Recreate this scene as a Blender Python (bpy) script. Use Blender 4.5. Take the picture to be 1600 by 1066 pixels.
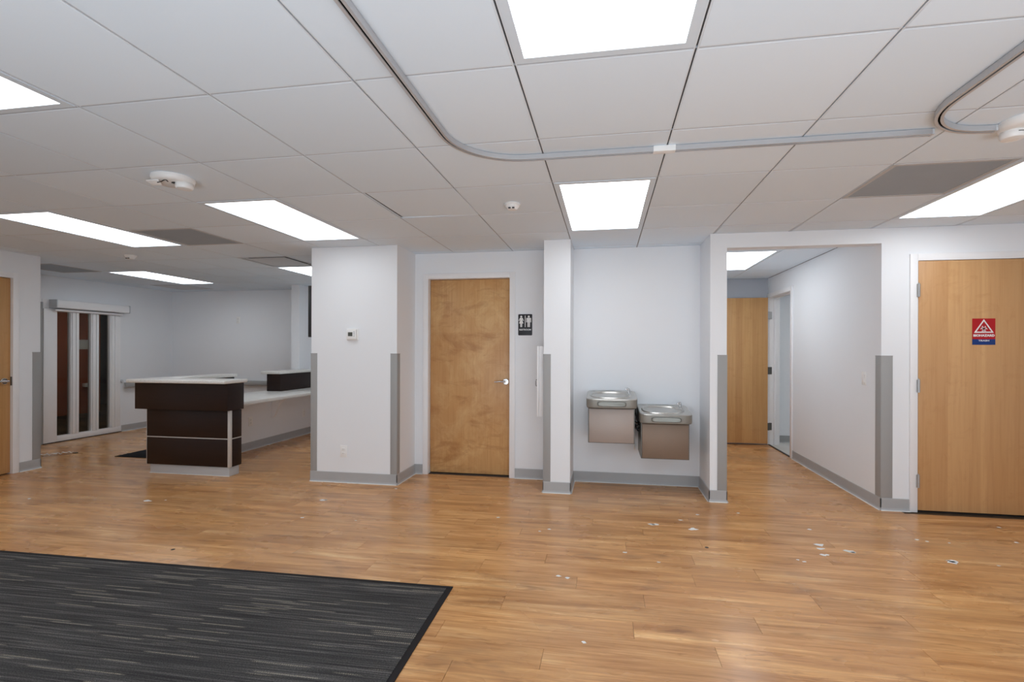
import bpy, bmesh, math, random
from mathutils import Vector, Matrix
random.seed(7)
for o in list(bpy.data.objects): bpy.data.objects.remove(o)
SC = bpy.context.scene
COL = SC.collection
R = math.radians
# ------------------------------------------------------------------ camera
HC = 1.287
cam = bpy.data.cameras.new('camera'); co = bpy.data.objects.new('camera', cam); COL.objects.link(co)
cam.sensor_width = 36.0; cam.sensor_fit = 'HORIZONTAL'
cam.lens = 766.3 / 1600 * 36
cam.shift_x = -17.5 / 1600; cam.shift_y = 14.4 / 1600
cam.clip_start = .02; cam.clip_end = 60
co.matrix_world = Matrix.Translation((0, 0, HC)) @ Matrix.Rotation(.1671, 4, 'Z') @ Matrix.Rotation(R(90), 4, 'X') @ Matrix.Rotation(.0029, 4, 'Z')
SC.camera = co
# ------------------------------------------------------------------ world, exposure
W = bpy.data.worlds.new('world'); SC.world = W; W.use_nodes = True
# daylight: an even bright sky and a sun high over the building; both enter through glazing added behind the viewer
W.node_tree.nodes['Background'].inputs[0].default_value = (.74, .90, 1.06, 1)
W.node_tree.nodes['Background'].inputs[1].default_value = .7
sun = bpy.data.lights.new('sun', 'SUN'); so = bpy.data.objects.new('sun', sun); COL.objects.link(so)
sun.energy = 5.2; sun.angle = R(1.0); sun.color = (.97, .98, .98)
so.rotation_euler = (R(-32), 0, R(12))          # shines from behind the far wall, down onto the added forecourt slab
YB = -1.0                                       # inner face of the wall behind the viewer
CEILING_FILL = 78.0
fl = bpy.data.lights.new('ceiling_fill', 'AREA'); fo = bpy.data.objects.new('ceiling_fill', fl); COL.objects.link(fo)
fl.shape = 'RECTANGLE'; fl.size = 4.4; fl.size_y = .8; fl.energy = CEILING_FILL; fl.color = (.89, .97, 1.06)
fo.location = (.2, -.75, .6); fo.rotation_euler = (R(180 - 43), 0, R(5))      # added fill lamp, unseen behind the viewer, aimed up at the ceiling
pt = bpy.data.lights.new('added_window_portal', 'AREA'); po = bpy.data.objects.new('added_window_portal', pt); COL.objects.link(po)
pt.shape = 'RECTANGLE'; pt.size = 7.4; pt.size_y = 2.1; pt.cycles.is_portal = True
po.location = (.8, YB - .14, 1.15); po.rotation_euler = (R(90), 0, 0)
vs = SC.view_settings
SC.display_settings.display_device = 'sRGB'
vs.view_transform = 'Standard'; vs.look = 'None'; vs.gamma = 1; vs.use_curve_mapping = False
vs.exposure = 0.1
LIGHT = 4.8                 # strength of the ceiling light diffusers
SC.cycles.max_bounces = 14; SC.cycles.diffuse_bounces = 10; SC.cycles.glossy_bounces = 5
SC.cycles.transparent_max_bounces = 12
SC.cycles.use_denoising = True
SC.cycles.caustics_reflective = False; SC.cycles.caustics_refractive = False
SC.cycles.sample_clamp_indirect = 6

# ------------------------------------------------------------------ materials
def srgb(r, g, b):
    f = lambda c: (c / 255 / 12.92) if c / 255 <= .04045 else ((c / 255 + .055) / 1.055) ** 2.4
    return (f(r), f(g), f(b), 1)
class NT:
    def __init__(s, name):
        s.m = bpy.data.materials.new(name); s.m.use_nodes = True; s.t = s.m.node_tree
        s.b = s.t.nodes['Principled BSDF']
    def n(s, typ, **k):
        nd = s.t.nodes.new(typ)
        for a, v in k.items():
            if a.startswith('i_'):
                key = a[2:]; key = int(key) if key.isdigit() else key.replace('_', ' ')
                nd.inputs[key].default_value = v
            else: setattr(nd, a, v)
        return nd
    def l(s, a, b): s.t.links.new(a, b)
    def math(s, op, a, b=None, clamp=False):
        nd = s.t.nodes.new('ShaderNodeMath'); nd.operation = op; nd.use_clamp = clamp
        for i, x in enumerate((a, b)):
            if x is None: continue
            if isinstance(x, (int, float)): nd.inputs[i].default_value = x
            else: s.l(x, nd.inputs[i])
        return nd.outputs[0]
    def mix(s, fac, a, b, mode='MIX'):
        nd = s.t.nodes.new('ShaderNodeMix'); nd.data_type = 'RGBA'; nd.blend_type = mode
        for i, x in ((0, fac), (6, a), (7, b)):
            if isinstance(x, (int, float, tuple)): nd.inputs[i].default_value = x
            else: s.l(x, nd.inputs[i])
        return nd.outputs[2]
    def ramp(s, fac, stops):
        nd = s.t.nodes.new('ShaderNodeValToRGB'); e = nd.color_ramp.elements
        while len(e) < len(stops): e.new(.5)
        for el, (p, c) in zip(e, stops): el.position = p; el.color = c
        s.l(fac, nd.inputs[0]); return nd.outputs[0]
    def pos(s, scale=(1, 1, 1), obj=False):
        if obj: src = s.n('ShaderNodeTexCoord').outputs['Object']
        else: src = s.n('ShaderNodeNewGeometry').outputs['Position']
        mp = s.n('ShaderNodeMapping'); mp.inputs['Scale'].default_value = scale
        s.l(src, mp.inputs[0]); return mp.outputs[0]
    def noise(s, vec, scale, detail=4, rough=.55, dist=0):
        nd = s.n('ShaderNodeTexNoise', i_Scale=scale, i_Detail=detail, i_Roughness=rough, i_Distortion=dist)
        s.l(vec, nd.inputs['Vector']); return nd.outputs[0]
    def bump(s, h, strength=.1, dist=.002):
        nd = s.n('ShaderNodeBump', i_Strength=strength, i_Distance=dist); s.l(h, nd.inputs['Height'])
        s.l(nd.outputs[0], s.b.inputs['Normal'])
    def set(s, col=None, rough=None, metal=None, spec=None):
        for k, v in (('Base Color', col), ('Roughness', rough), ('Metallic', metal), ('Specular IOR Level', spec)):
            if v is None: continue
            if isinstance(v, (int, float, tuple)): s.b.inputs[k].default_value = v
            else: s.l(v, s.b.inputs[k])
        return s
M = {}
def plain(name, col, rough=.5, metal=0, spec=.5, var=.04, vs_=6, bump=0, bscale=300):
    t = NT(name); p = t.pos()
    n = t.noise(p, vs_, 3)
    dark = tuple(c * (1 - var) for c in col[:3]) + (1,); lite = tuple(min(1, c * (1 + var)) for c in col[:3]) + (1,)
    t.set(t.mix(n, dark, lite), rough, metal, spec)
    if bump: t.bump(t.noise(p, bscale, 2), bump, .001)
    M[name] = t.m; return t.m
plain('wall_paint', (.79, .812, .84, 1), .55, 0, .3, .015, 1.5, .08, 260)
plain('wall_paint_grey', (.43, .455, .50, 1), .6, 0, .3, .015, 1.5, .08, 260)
plain('tile_white', (.77, .85, .92, 1), .85, 0, .1, .02, 2.2, .12, 420)
plain('tee_white', (.70, .76, .82, 1), .5, 0, .4, .02)
plain('tee_web', (.33, .36, .39, 1), .7, 0, .2, .02)
plain('tee_slot', (.07, .07, .07, 1), .7, 0, .2, .02)
plain('void_black', (.012, .012, .012, 1), .9, 0, .05, .02)
plain('grille_grey', (.35, .40, .45, 1), .7, 0, .2, .05, 8, .3, 700)
plain('grille_mid', (.52, .52, .52, 1), .7, 0, .2, .05, 8, .3, 700)
plain('frame_white', (.82, .82, .83, 1), .4, 0, .45, .02)
plain('light_frame', (.66, .74, .81, 1), .45, 0, .4, .02)
plain('pewter_light', (.25, .255, .232, 1), .4, .4, .5, .05, 9)
plain('frame_grey', (.57, .60, .63, 1), .45, 0, .4, .02)
plain('plastic_white', (.82, .82, .81, 1), .35, 0, .5, .02)
plain('guard_grey', (.335, .335, .33, 1), .55, 0, .35, .03, 3, .1, 500)
plain('base_grey', (.40, .405, .41, 1), .5, 0, .4, .06, 4)
plain('kick_grey', (.50, .51, .52, 1), .45, 0, .4, .05, 4)
plain('caulk', (.68, .68, .66, 1), .6, 0, .3, .05, 8)
plain('alu', (.62, .62, .63, 1), .32, .8, .5, .04, 10)
plain('track_alu', (.52, .53, .55, 1), .35, .35, .5, .03, 10)
plain('chrome', (.75, .75, .76, 1), .16, 1, .5, .03, 10)
plain('hinge_steel', (.5, .5, .5, 1), .35, .9, .5, .05, 12)
plain('hinge_dark', (.12, .115, .105, 1), .45, .6, .5, .05, 12)
plain('pewter', (.25, .24, .215, 1), .45, .4, .5, .06, 9)
plain('black_plastic', (.016, .016, .018, 1), .4, 0, .5, .05)
plain('lcd', (.075, .08, .07, 1), .3, 0, .5, .05)
plain('sign_black', (.018, .018, .022, 1), .45, 0, .4, .05)
plain('sign_white', (.78, .78, .78, 1), .5, 0, .4, .03)
plain('sign_red', srgb(170, 14, 24), .4, 0, .4, .05)
plain('sign_blue', srgb(10, 50, 115), .4, 0, .4, .05)
plain('paper', (.72, .72, .70, 1), .8, 0, .2, .03)
plain('paint_drop', (.74, .74, .72, 1), .6, 0, .3, .05, 60)
plain('dark_drop', (.03, .028, .025, 1), .7, 0, .3, .05)
plain('strip_alu', (.62, .60, .58, 1), .4, .3, .5, .03)
plain('mat_black', (.010, .010, .011, 1), .9, 0, .1, .15, 60, .4, 500)
plain('vinyl_pale', (.55, .54, .51, 1), .45, 0, .4, .05, 3)
plain('threshold', (.06, .05, .045, 1), .6, 0, .3, .05)
plain('brown_wall', srgb(158, 84, 54), .6, 0, .3, .08, 2)
plain('dark_wall', srgb(60, 56, 52), .7, 0, .3, .05, 2)
plain('hose_black', (.012, .012, .012, 1), .5, 0, .4, .05)
plain('tape', (.82, .82, .82, 1), .4, .2, .5, .3, 30)
plain('subfloor', (.10, .065, .04, 1), .9, 0, .1, .05)

def tile_tone():                                   # per tile shade by object random
    t = NT('ceiling_tile'); p = t.pos()
    r = t.n('ShaderNodeObjectInfo').outputs['Random']
    c = t.mix(r, (.725, .825, .915, 1), (.765, .865, .955, 1))
    c = t.mix(t.math('MULTIPLY', t.noise(p, 320, 2), .07), c, (.6, .6, .6, 1))
    t.set(c, .88, 0, .08); t.bump(t.noise(p, 420, 2), .1, .001); M['ceiling_tile'] = t.m
tile_tone()

def wood_floor():
    t = NT('floor_planks')
    r = t.n('ShaderNodeObjectInfo').outputs['Random']
    at = t.n('ShaderNodeAttribute', attribute_name='tone').outputs['Fac']
    tone = t.math('FRACT', t.math('ADD', r, at))
    geo = t.n('ShaderNodeNewGeometry').outputs['Position']
    sep = t.n('ShaderNodeSeparateXYZ'); t.l(geo, sep.inputs[0])
    com = t.n('ShaderNodeCombineXYZ')
    t.l(t.math('ADD', sep.outputs[0], t.math('MULTIPLY', tone, 53.0)), com.inputs[0])
    t.l(t.math('ADD', sep.outputs[1], t.math('MULTIPLY', tone, 17.0)), com.inputs[1])
    v = com.outputs[0]
    def mp(sx, sy):
        m = t.n('ShaderNodeMapping'); m.inputs['Scale'].default_value = (sx, sy, 1); t.l(v, m.inputs[0]); return m.outputs[0]
    broad = t.noise(mp(1.3, 15), 1.0, 6, .62, .5)   # long soft streaks
    fine = t.noise(mp(3.0, 95), 1.0, 5, .65, .3)    # fine grain
    knot = t.noise(mp(5.0, 20), 1.0, 3, .55, .9)
    patch = t.noise(mp(1.1, 4), 1.0, 3, .55, .4)
    base = t.ramp(broad, [(.26, srgb(150, 101, 58)), (.42, srgb(194, 142, 91)), (.56, srgb(218, 166, 110)), (.72, srgb(241, 198, 143))])
    base = t.mix(t.math('MULTIPLY', t.ramp(patch, [(.44, (0, 0, 0, 1)), (.66, (1, 1, 1, 1))]), .45), base, srgb(168, 114, 66))
    base = t.mix(t.math('MULTIPLY', t.ramp(fine, [(.36, (1, 1, 1, 1)), (.58, (0, 0, 0, 1))]), .42), base, srgb(150, 98, 56))
    base = t.mix(t.math('MULTIPLY', t.ramp(knot, [(.60, (0, 0, 0, 1)), (.72, (1, 1, 1, 1))]), .5), base, srgb(126, 82, 50))
    lt = t.ramp(tone, [(0, (.92, .92, .92, 1)), (1, (1.08, 1.08, 1.08, 1))])
    base = t.mix(1.0, base, lt, 'MULTIPLY')
    # worn, greyed traffic patches
    wear = t.noise(t.pos((.55, .9, 1)), 1.0, 4, .6, .3)
    base = t.mix(t.math('MULTIPLY', t.ramp(wear, [(.50, (0, 0, 0, 1)), (.68, (1, 1, 1, 1))]), .26), base, srgb(172, 144, 118))
    wear2 = t.noise(t.pos((2.3, 5.0, 1)), 1.0, 3, .6, .4)
    base = t.mix(t.math('MULTIPLY', t.ramp(wear2, [(.58, (0, 0, 0, 1)), (.72, (1, 1, 1, 1))]), .40), base, srgb(128, 98, 74))
    rg = t.ramp(t.noise(t.pos((1.2, 2, 1)), 1.0, 4), [(.3, (.20, .20, .20, 1)), (.7, (.33, .33, .33, 1))])
    t.set(base, rg, 0, .5); t.bump(fine, .05, .001); M['floor_planks'] = t.m
wood_floor()

def veneer(name, a, b, c, blotch, bands, seed):
    t = NT(name)
    v0 = t.n('ShaderNodeTexCoord').outputs['Object']
    def mp(s, off=0):
        m = t.n('ShaderNodeMapping'); m.inputs['Scale'].default_value = s; m.inputs['Location'].default_value = (seed + off, seed * 2, seed * .7)
        t.l(v0, m.inputs[0]); return m.outputs[0]
    g = t.noise(mp((9, 9, .7)), 1.0, 5, .6, .8)
    col = t.mix(g, a, b)
    f = t.noise(mp((60, 60, 2.0), 3), 1.0, 4, .6)
    col = t.mix(t.math('MULTIPLY', t.ramp(f, [(.45, (0, 0, 0, 1)), (.7, (1, 1, 1, 1))]), .3), col, c)
    if blotch:
        k = t.noise(mp((4.5, 4.5, 3.0), 7), 1.0, 8, .7, .5)
        col = t.mix(t.math('MULTIPLY', t.ramp(k, [(.46, (0, 0, 0, 1)), (.66, (1, 1, 1, 1))]), blotch), col, srgb(222, 188, 138))
        k2 = t.noise(mp((2.2, 2.2, 6.0), 11), 1.0, 7, .68, .7)
        col = t.mix(t.math('MULTIPLY', t.ramp(k2, [(.52, (0, 0, 0, 1)), (.66, (1, 1, 1, 1))]), blotch), col, c)
        k3 = t.noise(mp((1.0, 1.0, 1.1), 19), 1.0, 2, .5)
        col = t.mix(t.math('MULTIPLY', t.ramp(k3, [(.42, (0, 0, 0, 1)), (.6, (1, 1, 1, 1))]), .3), col, srgb(164, 110, 62))
    if bands:                                        # vertical veneer leaves
        m = t.n('ShaderNodeMapping'); m.inputs['Scale'].default_value = (5.2, 5.2, 0); m.inputs['Location'].default_value = (seed, seed, 0); t.l(v0, m.inputs[0])
        w = t.n('ShaderNodeTexVoronoi', i_Scale=1.0); t.l(m.outputs[0], w.inputs['Vector'])
        s2 = t.n('ShaderNodeSeparateColor'); t.l(w.outputs['Color'], s2.inputs[0])
        col = t.mix(t.math('MULTIPLY', s2.outputs[0], bands), col, c)
        k = t.noise(mp((5, 5, 6), 4), 1.0, 5, .65, 1.5)
        col = t.mix(t.math('MULTIPLY', t.ramp(k, [(.55, (0, 0, 0, 1)), (.70, (1, 1, 1, 1))]), .22), col, c)
    t.set(col, .38, 0, .4); M[name] = t.m
veneer('veneer_blotchy', srgb(194, 148, 96), srgb(206, 164, 112), srgb(156, 106, 60), .6, 0, 2.3)
veneer('veneer_leaves', srgb(200, 156, 106), srgb(212, 170, 122), srgb(166, 116, 70), 0, .38, 5.1)
veneer('veneer_plain', srgb(194, 148, 94), srgb(206, 164, 112), srgb(160, 110, 62), 0, .4, 8.7)

def dark_wood():
    t = NT('dark_wood'); p = t.pos((3, 3, 40))
    n = t.noise(p, 1.0, 5, .6, .5)
    t.set(t.mix(n, srgb(24, 12, 10), srgb(42, 25, 20)), .38, 0, .35); M['dark_wood'] = t.m
dark_wood()
def quartz():
    t = NT('quartz'); p = t.pos()
    n = t.noise(p, 260, 3, .7); n2 = t.noise(p, 40, 4)
    c = t.ramp(n, [(.36, (.42, .40, .37, 1)), (.47, (.72, .71, .68, 1)), (.7, (.82, .815, .79, 1))])
    c = t.mix(t.math('MULTIPLY', n2, .3), c, (.60, .59, .56, 1))
    t.set(c, .28, 0, .5); M['quartz'] = t.m
quartz()
def steel():
    t = NT('brushed_steel'); p = t.pos((900, 12, 12))
    n = t.noise(p, 1.0, 3, .6)
    t.set(t.mix(n, (.50, .49, .46, 1), (.66, .65, .62, 1)), .34, .9, .5); M['brushed_steel'] = t.m
steel()
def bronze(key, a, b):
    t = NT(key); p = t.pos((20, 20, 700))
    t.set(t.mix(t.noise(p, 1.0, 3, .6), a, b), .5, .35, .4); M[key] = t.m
bronze('panel_lit', (.34, .285, .255, 1), (.40, .34, .305, 1))  # panel colour lightened for the angle at which it catches light
bronze('panel_shaded', (.205, .145, .105, 1), (.245, .175, .13, 1))  # same panel with its darker, less lit look put into the colour
def rug():
    t = NT('rug_pile'); v = t.n('ShaderNodeTexCoord').outputs['Object']
    sep = t.n('ShaderNodeSeparateXYZ'); t.l(v, sep.inputs[0])
    row = t.math('FLOOR', t.math('MULTIPLY', sep.outputs[1], 70.0))
    wn = t.n('ShaderNodeTexWhiteNoise', noise_dimensions='1D'); t.l(row, wn.inputs['W'])
    x = t.math('ADD', t.math('MULTIPLY', sep.outputs[0], 2.3), t.math('MULTIPLY', wn.outputs[0], 91.0))
    n1 = t.n('ShaderNodeTexNoise', noise_dimensions='1D', i_Scale=1.0, i_Detail=0.0); t.l(x, n1.inputs['W'])
    dash = t.ramp(n1.outputs[0], [(.655, (0, 0, 0, 1)), (.72, (1, 1, 1, 1))])
    dot = t.math('ABSOLUTE', t.math('SUBTRACT', t.math('FRACT', t.math('MULTIPLY', sep.outputs[0], 105.0)), .5))
    dash = t.math('MULTIPLY', dash, t.ramp(dot, [(.12, (.35, .35, .35, 1)), (.32, (1, 1, 1, 1))]))
    ph = t.math('ABSOLUTE', t.math('SUBTRACT', t.math('FRACT', t.math('MULTIPLY', sep.outputs[1], 70.0)), .5))
    core = t.ramp(ph, [(.16, (1, 1, 1, 1)), (.30, (0, 0, 0, 1))])
    m2 = t.n('ShaderNodeMapping'); m2.inputs['Scale'].default_value = (150, 330, 1); t.l(v, m2.inputs[0])
    tuft = t.ramp(t.noise(m2.outputs[0], 1.0, 2, .6), [(.36, (0, 0, 0, 1)), (.62, (1, 1, 1, 1))])
    m3 = t.n('ShaderNodeMapping'); m3.inputs['Scale'].default_value = (1.6, 80, 1); t.l(v, m3.inputs[0])
    band = t.noise(m3.outputs[0], 1.0, 3, .6)
    col = t.ramp(band, [(.3, srgb(58, 57, 57)), (.52, srgb(88, 86, 85)), (.72, srgb(132, 129, 125))])
    col = t.mix(t.math('MULTIPLY', tuft, .6), col, srgb(30, 29, 30))
    col = t.mix(t.math('MULTIPLY', t.math('MULTIPLY', dash, core), t.math('SUBTRACT', 1.0, t.math('MULTIPLY', tuft, .7))), col, srgb(168, 160, 144))
    t.set(col, .95, 0, .1); t.bump(tuft, .6, .004); M['rug_pile'] = t.m
rug()
plain('rug_binding', srgb(34, 32, 33), .8, 0, .2, .1, 80)
def dark_carpet():
    t = NT('dark_carpet'); p = t.pos((.8, 3, 1))
    n = t.noise(p, 1.0, 3)
    t.set(t.ramp(n, [(.4, srgb(40, 37, 34)), (.6, srgb(74, 62, 50))]), .95, 0, .1); M['dark_carpet'] = t.m
dark_carpet()
def glass(key, tint):
    t = NT(key); nt = t.t; nt.nodes.remove(t.b)
    tr = t.n('ShaderNodeBsdfTransparent'); tr.inputs[0].default_value = tint
    gl = t.n('ShaderNodeBsdfGlossy'); gl.inputs['Roughness'].default_value = .02; gl.inputs[0].default_value = (.9, .9, .9, 1)
    fr = t.n('ShaderNodeFresnel'); fr.inputs[0].default_value = 1.28
    mx = t.n('ShaderNodeMixShader'); t.l(fr.outputs[0], mx.inputs[0]); t.l(tr.outputs[0], mx.inputs[1]); t.l(gl.outputs[0], mx.inputs[2])
    t.l(mx.outputs[0], nt.nodes['Material Output'].inputs[0]); M[key] = t.m
glass('glass', (.84, .82, .79, 1)); glass('clear_glass', (.97, .98, .975, 1))
plain('concrete', (.50, .51, .52, 1), .85, 0, .2, .08, 3)
def emit(name, col, k):
    t = NT(name); t.set((.9, .9, .9, 1), .5)
    p = t.pos((1.5, 1.5, 1)); n = t.noise(p, 1.0, 2)
    t.l(t.mix(n, tuple(c * .98 for c in col[:3]) + (1,), col), t.b.inputs['Emission Color']); t.b.inputs['Emission Strength'].default_value = k
    M[name] = t.m
emit('light_panel', (.95, 1.0, 1.045, 1), LIGHT)
emit('unseen_panel', (1.0, .97, .92, 1), LIGHT * 1.5)  # stronger than the main panels, used where none is in view
emit('light_panel_dimmed', (.95, 1.0, 1.045, 1), LIGHT * .62)  # dimmed to keep a hot spot off the wide column

# ------------------------------------------------------------------ mesh building
class MB:
    def __init__(s): s.v = []; s.f = []
    def box(s, x0, x1, y0, y1, z0, z1):
        b = len(s.v)
        s.v += [(x, y, z) for z in (z0, z1) for (x, y) in ((x0, y0), (x1, y0), (x1, y1), (x0, y1))]
        s.f += [tuple(b + i for i in f) for f in ((3, 2, 1, 0), (4, 5, 6, 7), (0, 1, 5, 4), (1, 2, 6, 5), (2, 3, 7, 6), (3, 0, 4, 7))]
        return s
    def prism(s, poly, fn, d0, d1):                   # poly of (a, b); fn(a, b, d) -> xyz
        b = len(s.v); n = len(poly)
        s.v += [fn(p[0], p[1], d0) for p in poly] + [fn(p[0], p[1], d1) for p in poly]
        s.f += [tuple(b + i for i in reversed(range(n))), tuple(b + n + i for i in range(n))]
        s.f += [(b + i, b + (i + 1) % n, b + n + (i + 1) % n, b + n + i) for i in range(n)]
        return s
    def loft(s, rings, caps=True, closed=True):
        b = len(s.v); n = len(rings[0])
        for r in rings: s.v += [tuple(p) for p in r]
        for k in range(len(rings) - 1):
            for i in range(n if closed else n - 1):
                j = (i + 1) % n
                s.f.append((b + k * n + i, b + k * n + j, b + (k + 1) * n + j, b + (k + 1) * n + i))
        if caps:
            s.f.append(tuple(b + i for i in reversed(range(n))))
            s.f.append(tuple(b + (len(rings) - 1) * n + i for i in range(n)))
        return s
    def lathe(s, prof, c, axis='z', seg=28):          # prof of (r, h)
        rings = []
        for r, h in prof:
            ring = []
            for i in range(seg):
                a = 2 * math.pi * i / seg; p, q = r * math.cos(a), r * math.sin(a)
                if axis == 'z': ring.append((c[0] + p, c[1] + q, c[2] + h))
                elif axis == 'y': ring.append((c[0] + p, c[1] + h, c[2] + q))
                else: ring.append((c[0] + h, c[1] + p, c[2] + q))
            rings.append(ring)
        return s.loft(rings)
    def tube(s, pts, r, seg=10):
        pts = [Vector(p) for p in pts]; rings = []
        up = Vector((0, 0, 1))
        rr = r if isinstance(r, (list, tuple)) else [r] * len(pts)
        for i, p in enumerate(pts):
            d = (pts[min(i + 1, len(pts) - 1)] - pts[max(i - 1, 0)]).normalized()
            u = up if abs(d.z) < .95 else Vector((1, 0, 0))
            a = d.cross(u).normalized(); b = a.cross(d).normalized()
            rings.append([p + (a * math.cos(t) + b * math.sin(t)) * rr[i] for t in [2 * math.pi * k / seg for k in range(seg)]])
        return s.loft(rings)
    def mesh(s, name, bevel=0, seg=2, smooth=False, origin=(0, 0, 0)):
        me = bpy.data.meshes.new(name)
        o = Vector(origin)
        me.from_pydata([Vector(p) - o for p in s.v], [], s.f)
        bm = bmesh.new(); bm.from_mesh(me)
        bmesh.ops.recalc_face_normals(bm, faces=bm.faces[:])
        if bevel:
            es = [e for e in bm.edges if len(e.link_faces) == 2 and e.calc_face_angle(0) > R(35)]
            bmesh.ops.bevel(bm, geom=es, offset=bevel, segments=seg, affect='EDGES', profile=.5, clamp_overlap=True)
        bm.to_mesh(me); bm.free()
        if smooth or bevel:
            me.shade_smooth(); me.set_sharp_from_angle(angle=R(40))
        return me
def wloc(o):
    v = Vector(o.location)
    while o.parent: o = o.parent; v = v + Vector(o.location)
    return v
def obj(name, me, mat, parent=None, loc=None):
    """loc: world position of the object's origin"""
    o = bpy.data.objects.new(name, me); COL.objects.link(o)
    if mat and not me.materials: me.materials.append(M[mat])
    if parent:
        o.parent = parent
        o.location = (Vector(loc) - wloc(parent)) if loc is not None else (0, 0, 0)
    elif loc is not None: o.location = loc
    return o
def part(name, mb, mat, parent, bevel=0, smooth=False, label=None, seg=2):
    c = wloc(parent)
    o = obj(name, mb.mesh(name, bevel, seg, smooth, c), mat, parent, c)
    if label: o['label'] = label
    return o
def tag(o, label, cat, group=None, kind=None):
    o['label'] = label; o['category'] = cat
    if group: o['group'] = group
    if kind: o['kind'] = kind
    return o
def thing(name, loc, label, cat, group=None, kind=None):
    o = bpy.data.objects.new(name, None); COL.objects.link(o); o.location = loc; o.empty_display_size = .1
    return tag(o, label, cat, group, kind)
def single(name, mb, mat, label, cat, group=None, bevel=0, smooth=False, kind=None, origin=None):
    if origin is None:
        xs = [[p[i] for p in mb.v] for i in range(3)]
        origin = ((min(xs[0]) + max(xs[0])) / 2, (min(xs[1]) + max(xs[1])) / 2, min(xs[2]))
    o = obj(name, mb.mesh(name, bevel, 2, smooth, origin), mat, None, origin)
    return tag(o, label, cat, group, kind)
def struct(name, mb, mat, label, cat='wall', bevel=0):
    return single(name, mb, mat, label, cat, bevel=bevel, kind='structure', origin=(0, 0, 0))
def text_mesh(s, size, depth, bold=0.0, spacing=1.0):
    cu = bpy.data.curves.new('lettering', 'FONT'); cu.body = s; cu.size = size; cu.extrude = depth / 2
    cu.align_x = 'CENTER'; cu.align_y = 'CENTER'; cu.offset = bold; cu.space_character = spacing; cu.resolution_u = 3
    o = bpy.data.objects.new('lettering', cu); COL.objects.link(o)
    dg = bpy.context.evaluated_depsgraph_get(); dg.update()
    me = bpy.data.meshes.new_from_object(o.evaluated_get(dg))
    bpy.data.objects.remove(o); bpy.data.curves.remove(cu); me.materials.clear(); return me
def text_on_front(name, s, size, x, y, z, mat, parent, width=None, bold=0):   # faces -Y
    me = text_mesh(s, size, .0008, bold)
    if width:
        w = max(v.co.x for v in me.vertices) - min(v.co.x for v in me.vertices)
        k = width / w
        for v in me.vertices: v.co.x *= k
    me.transform(Matrix.Rotation(R(90), 4, 'X'))
    return obj(name, me, mat, parent, (x, y, z))

ZC = 2.286                      # ceiling
T = .6096
GX0, GY0 = -.3182, 1.6909       # ceiling grid origin
gx = lambda j: GX0 + T * j
gy = lambda k: GY0 + T * k
WT = ZC - .001                  # wall tops

# ------------------------------------------------------------------ floor
FL = struct('floor', MB().box(-7.6, 2.34, YB, 7.55, -.06, -.005).box(2.34, 4.75, YB, 4.47, -.06, -.005), 'subfloor', 'orange brown wood plank floor running through the whole room', 'floor')
PW, PL = .14, 1.22
plank = MB().box(-PL / 2 + .0007, PL / 2 - .0007, -PW / 2 + .0004, PW / 2 - .0004, -.005, 0).mesh('plank')
plank.attributes.new('tone', 'FLOAT', 'POINT')
rest = MB(); rest_t = []
y = -.98; row = 0
while y < 7.55:
    off = [0, .47, .89, .22, .68, 1.05, .36][row % 7] + random.uniform(-.12, .12)
    x = -7.6 - off
    while x < 4.75:
        cx, cy = x + PL / 2, y + PW / 2
        x0, x1 = max(x, -7.6), min(x + PL, 4.75 if cy < 4.40 else 2.34)
        if x1 - x0 > .02:
            full = x1 - x0 > PL - .01
            vis = 1.45 < cy < 4.75 and -1.56 * cy - .7 < cx < .74 * cy + .9 and not (cx < -6.6 and cy < 4.3)
            if full and vis and not (cy < 2.4 and cx < -1.5):
                obj('plank', plank, 'floor_planks', FL, (cx, cy, 0))
            else:
                n0 = len(rest.v); rest.box(x0 + .0007, x1 - .0007, y + .0004, y + PW - .0004, -.005, 0)
                rest_t += [random.random()] * (len(rest.v) - n0)
        x += PL
    y += PW; row += 1
me = rest.mesh('planking'); a = me.attributes.new('tone', 'FLOAT', 'POINT'); a.data.foreach_set('value', rest_t)
o = obj('planking', me, 'floor_planks', FL, (0, 0, 0)); o['kind'] = 'stuff'
# dried paint drops on the planks
drops = [(-.397, 3.509), (-.461, 3.46), (.362, 3.742), (.34, 3.735), (.563, 3.872), (.625, 3.692), (.71, 4.021), (1.039, 4.119), (.124, 3.19), (.32, 3.078), (1.449, 3.83), (1.403, 3.538), (1.375, 3.469), (1.40, 3.475), (1.358, 3.365), (1.38, 3.372), (1.546, 3.455), (1.56, 3.44), (1.17, 3.262), (1.199, 3.239), (2.088, 3.387), (2.10, 3.40), (2.101, 3.752), (2.147, 3.73), (2.277, 3.723), (2.84, 4.119), (2.733, 3.813), (-.092, 2.176), (2.331, 3.381), (-.262, 2.791), (-.21, 2.776), (-4.873, 3.446), (-3.835, 3.575), (-3.80, 3.57), (-3.697, 3.615), (-2.387, 3.85), (-2.36, 3.86), (-1.855, 3.435), (-2.288, 3.423), (-.813, 3.688), (-1.914, 4.286)]
big = {2, 3, 11, 12, 14, 16, 20, 21, 32, 35, 5}
for i, (dx, dy) in enumerate(drops):
    rr = random.uniform(.016, .026) if i in big else random.uniform(.007, .013)
    poly = [(dx + rr * random.uniform(.55, 1.25) * math.cos(a) * 1.3, dy + rr * random.uniform(.55, 1.2) * math.sin(a)) for a in [2 * math.pi * k / 9 for k in range(9)]]
    o = obj('paint_drop', MB().prism(poly, lambda a, b, d: (a - dx, b - dy, d), 0, .0008).mesh('paint_drop'), 'paint_drop', FL, (dx, dy, 0))
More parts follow.
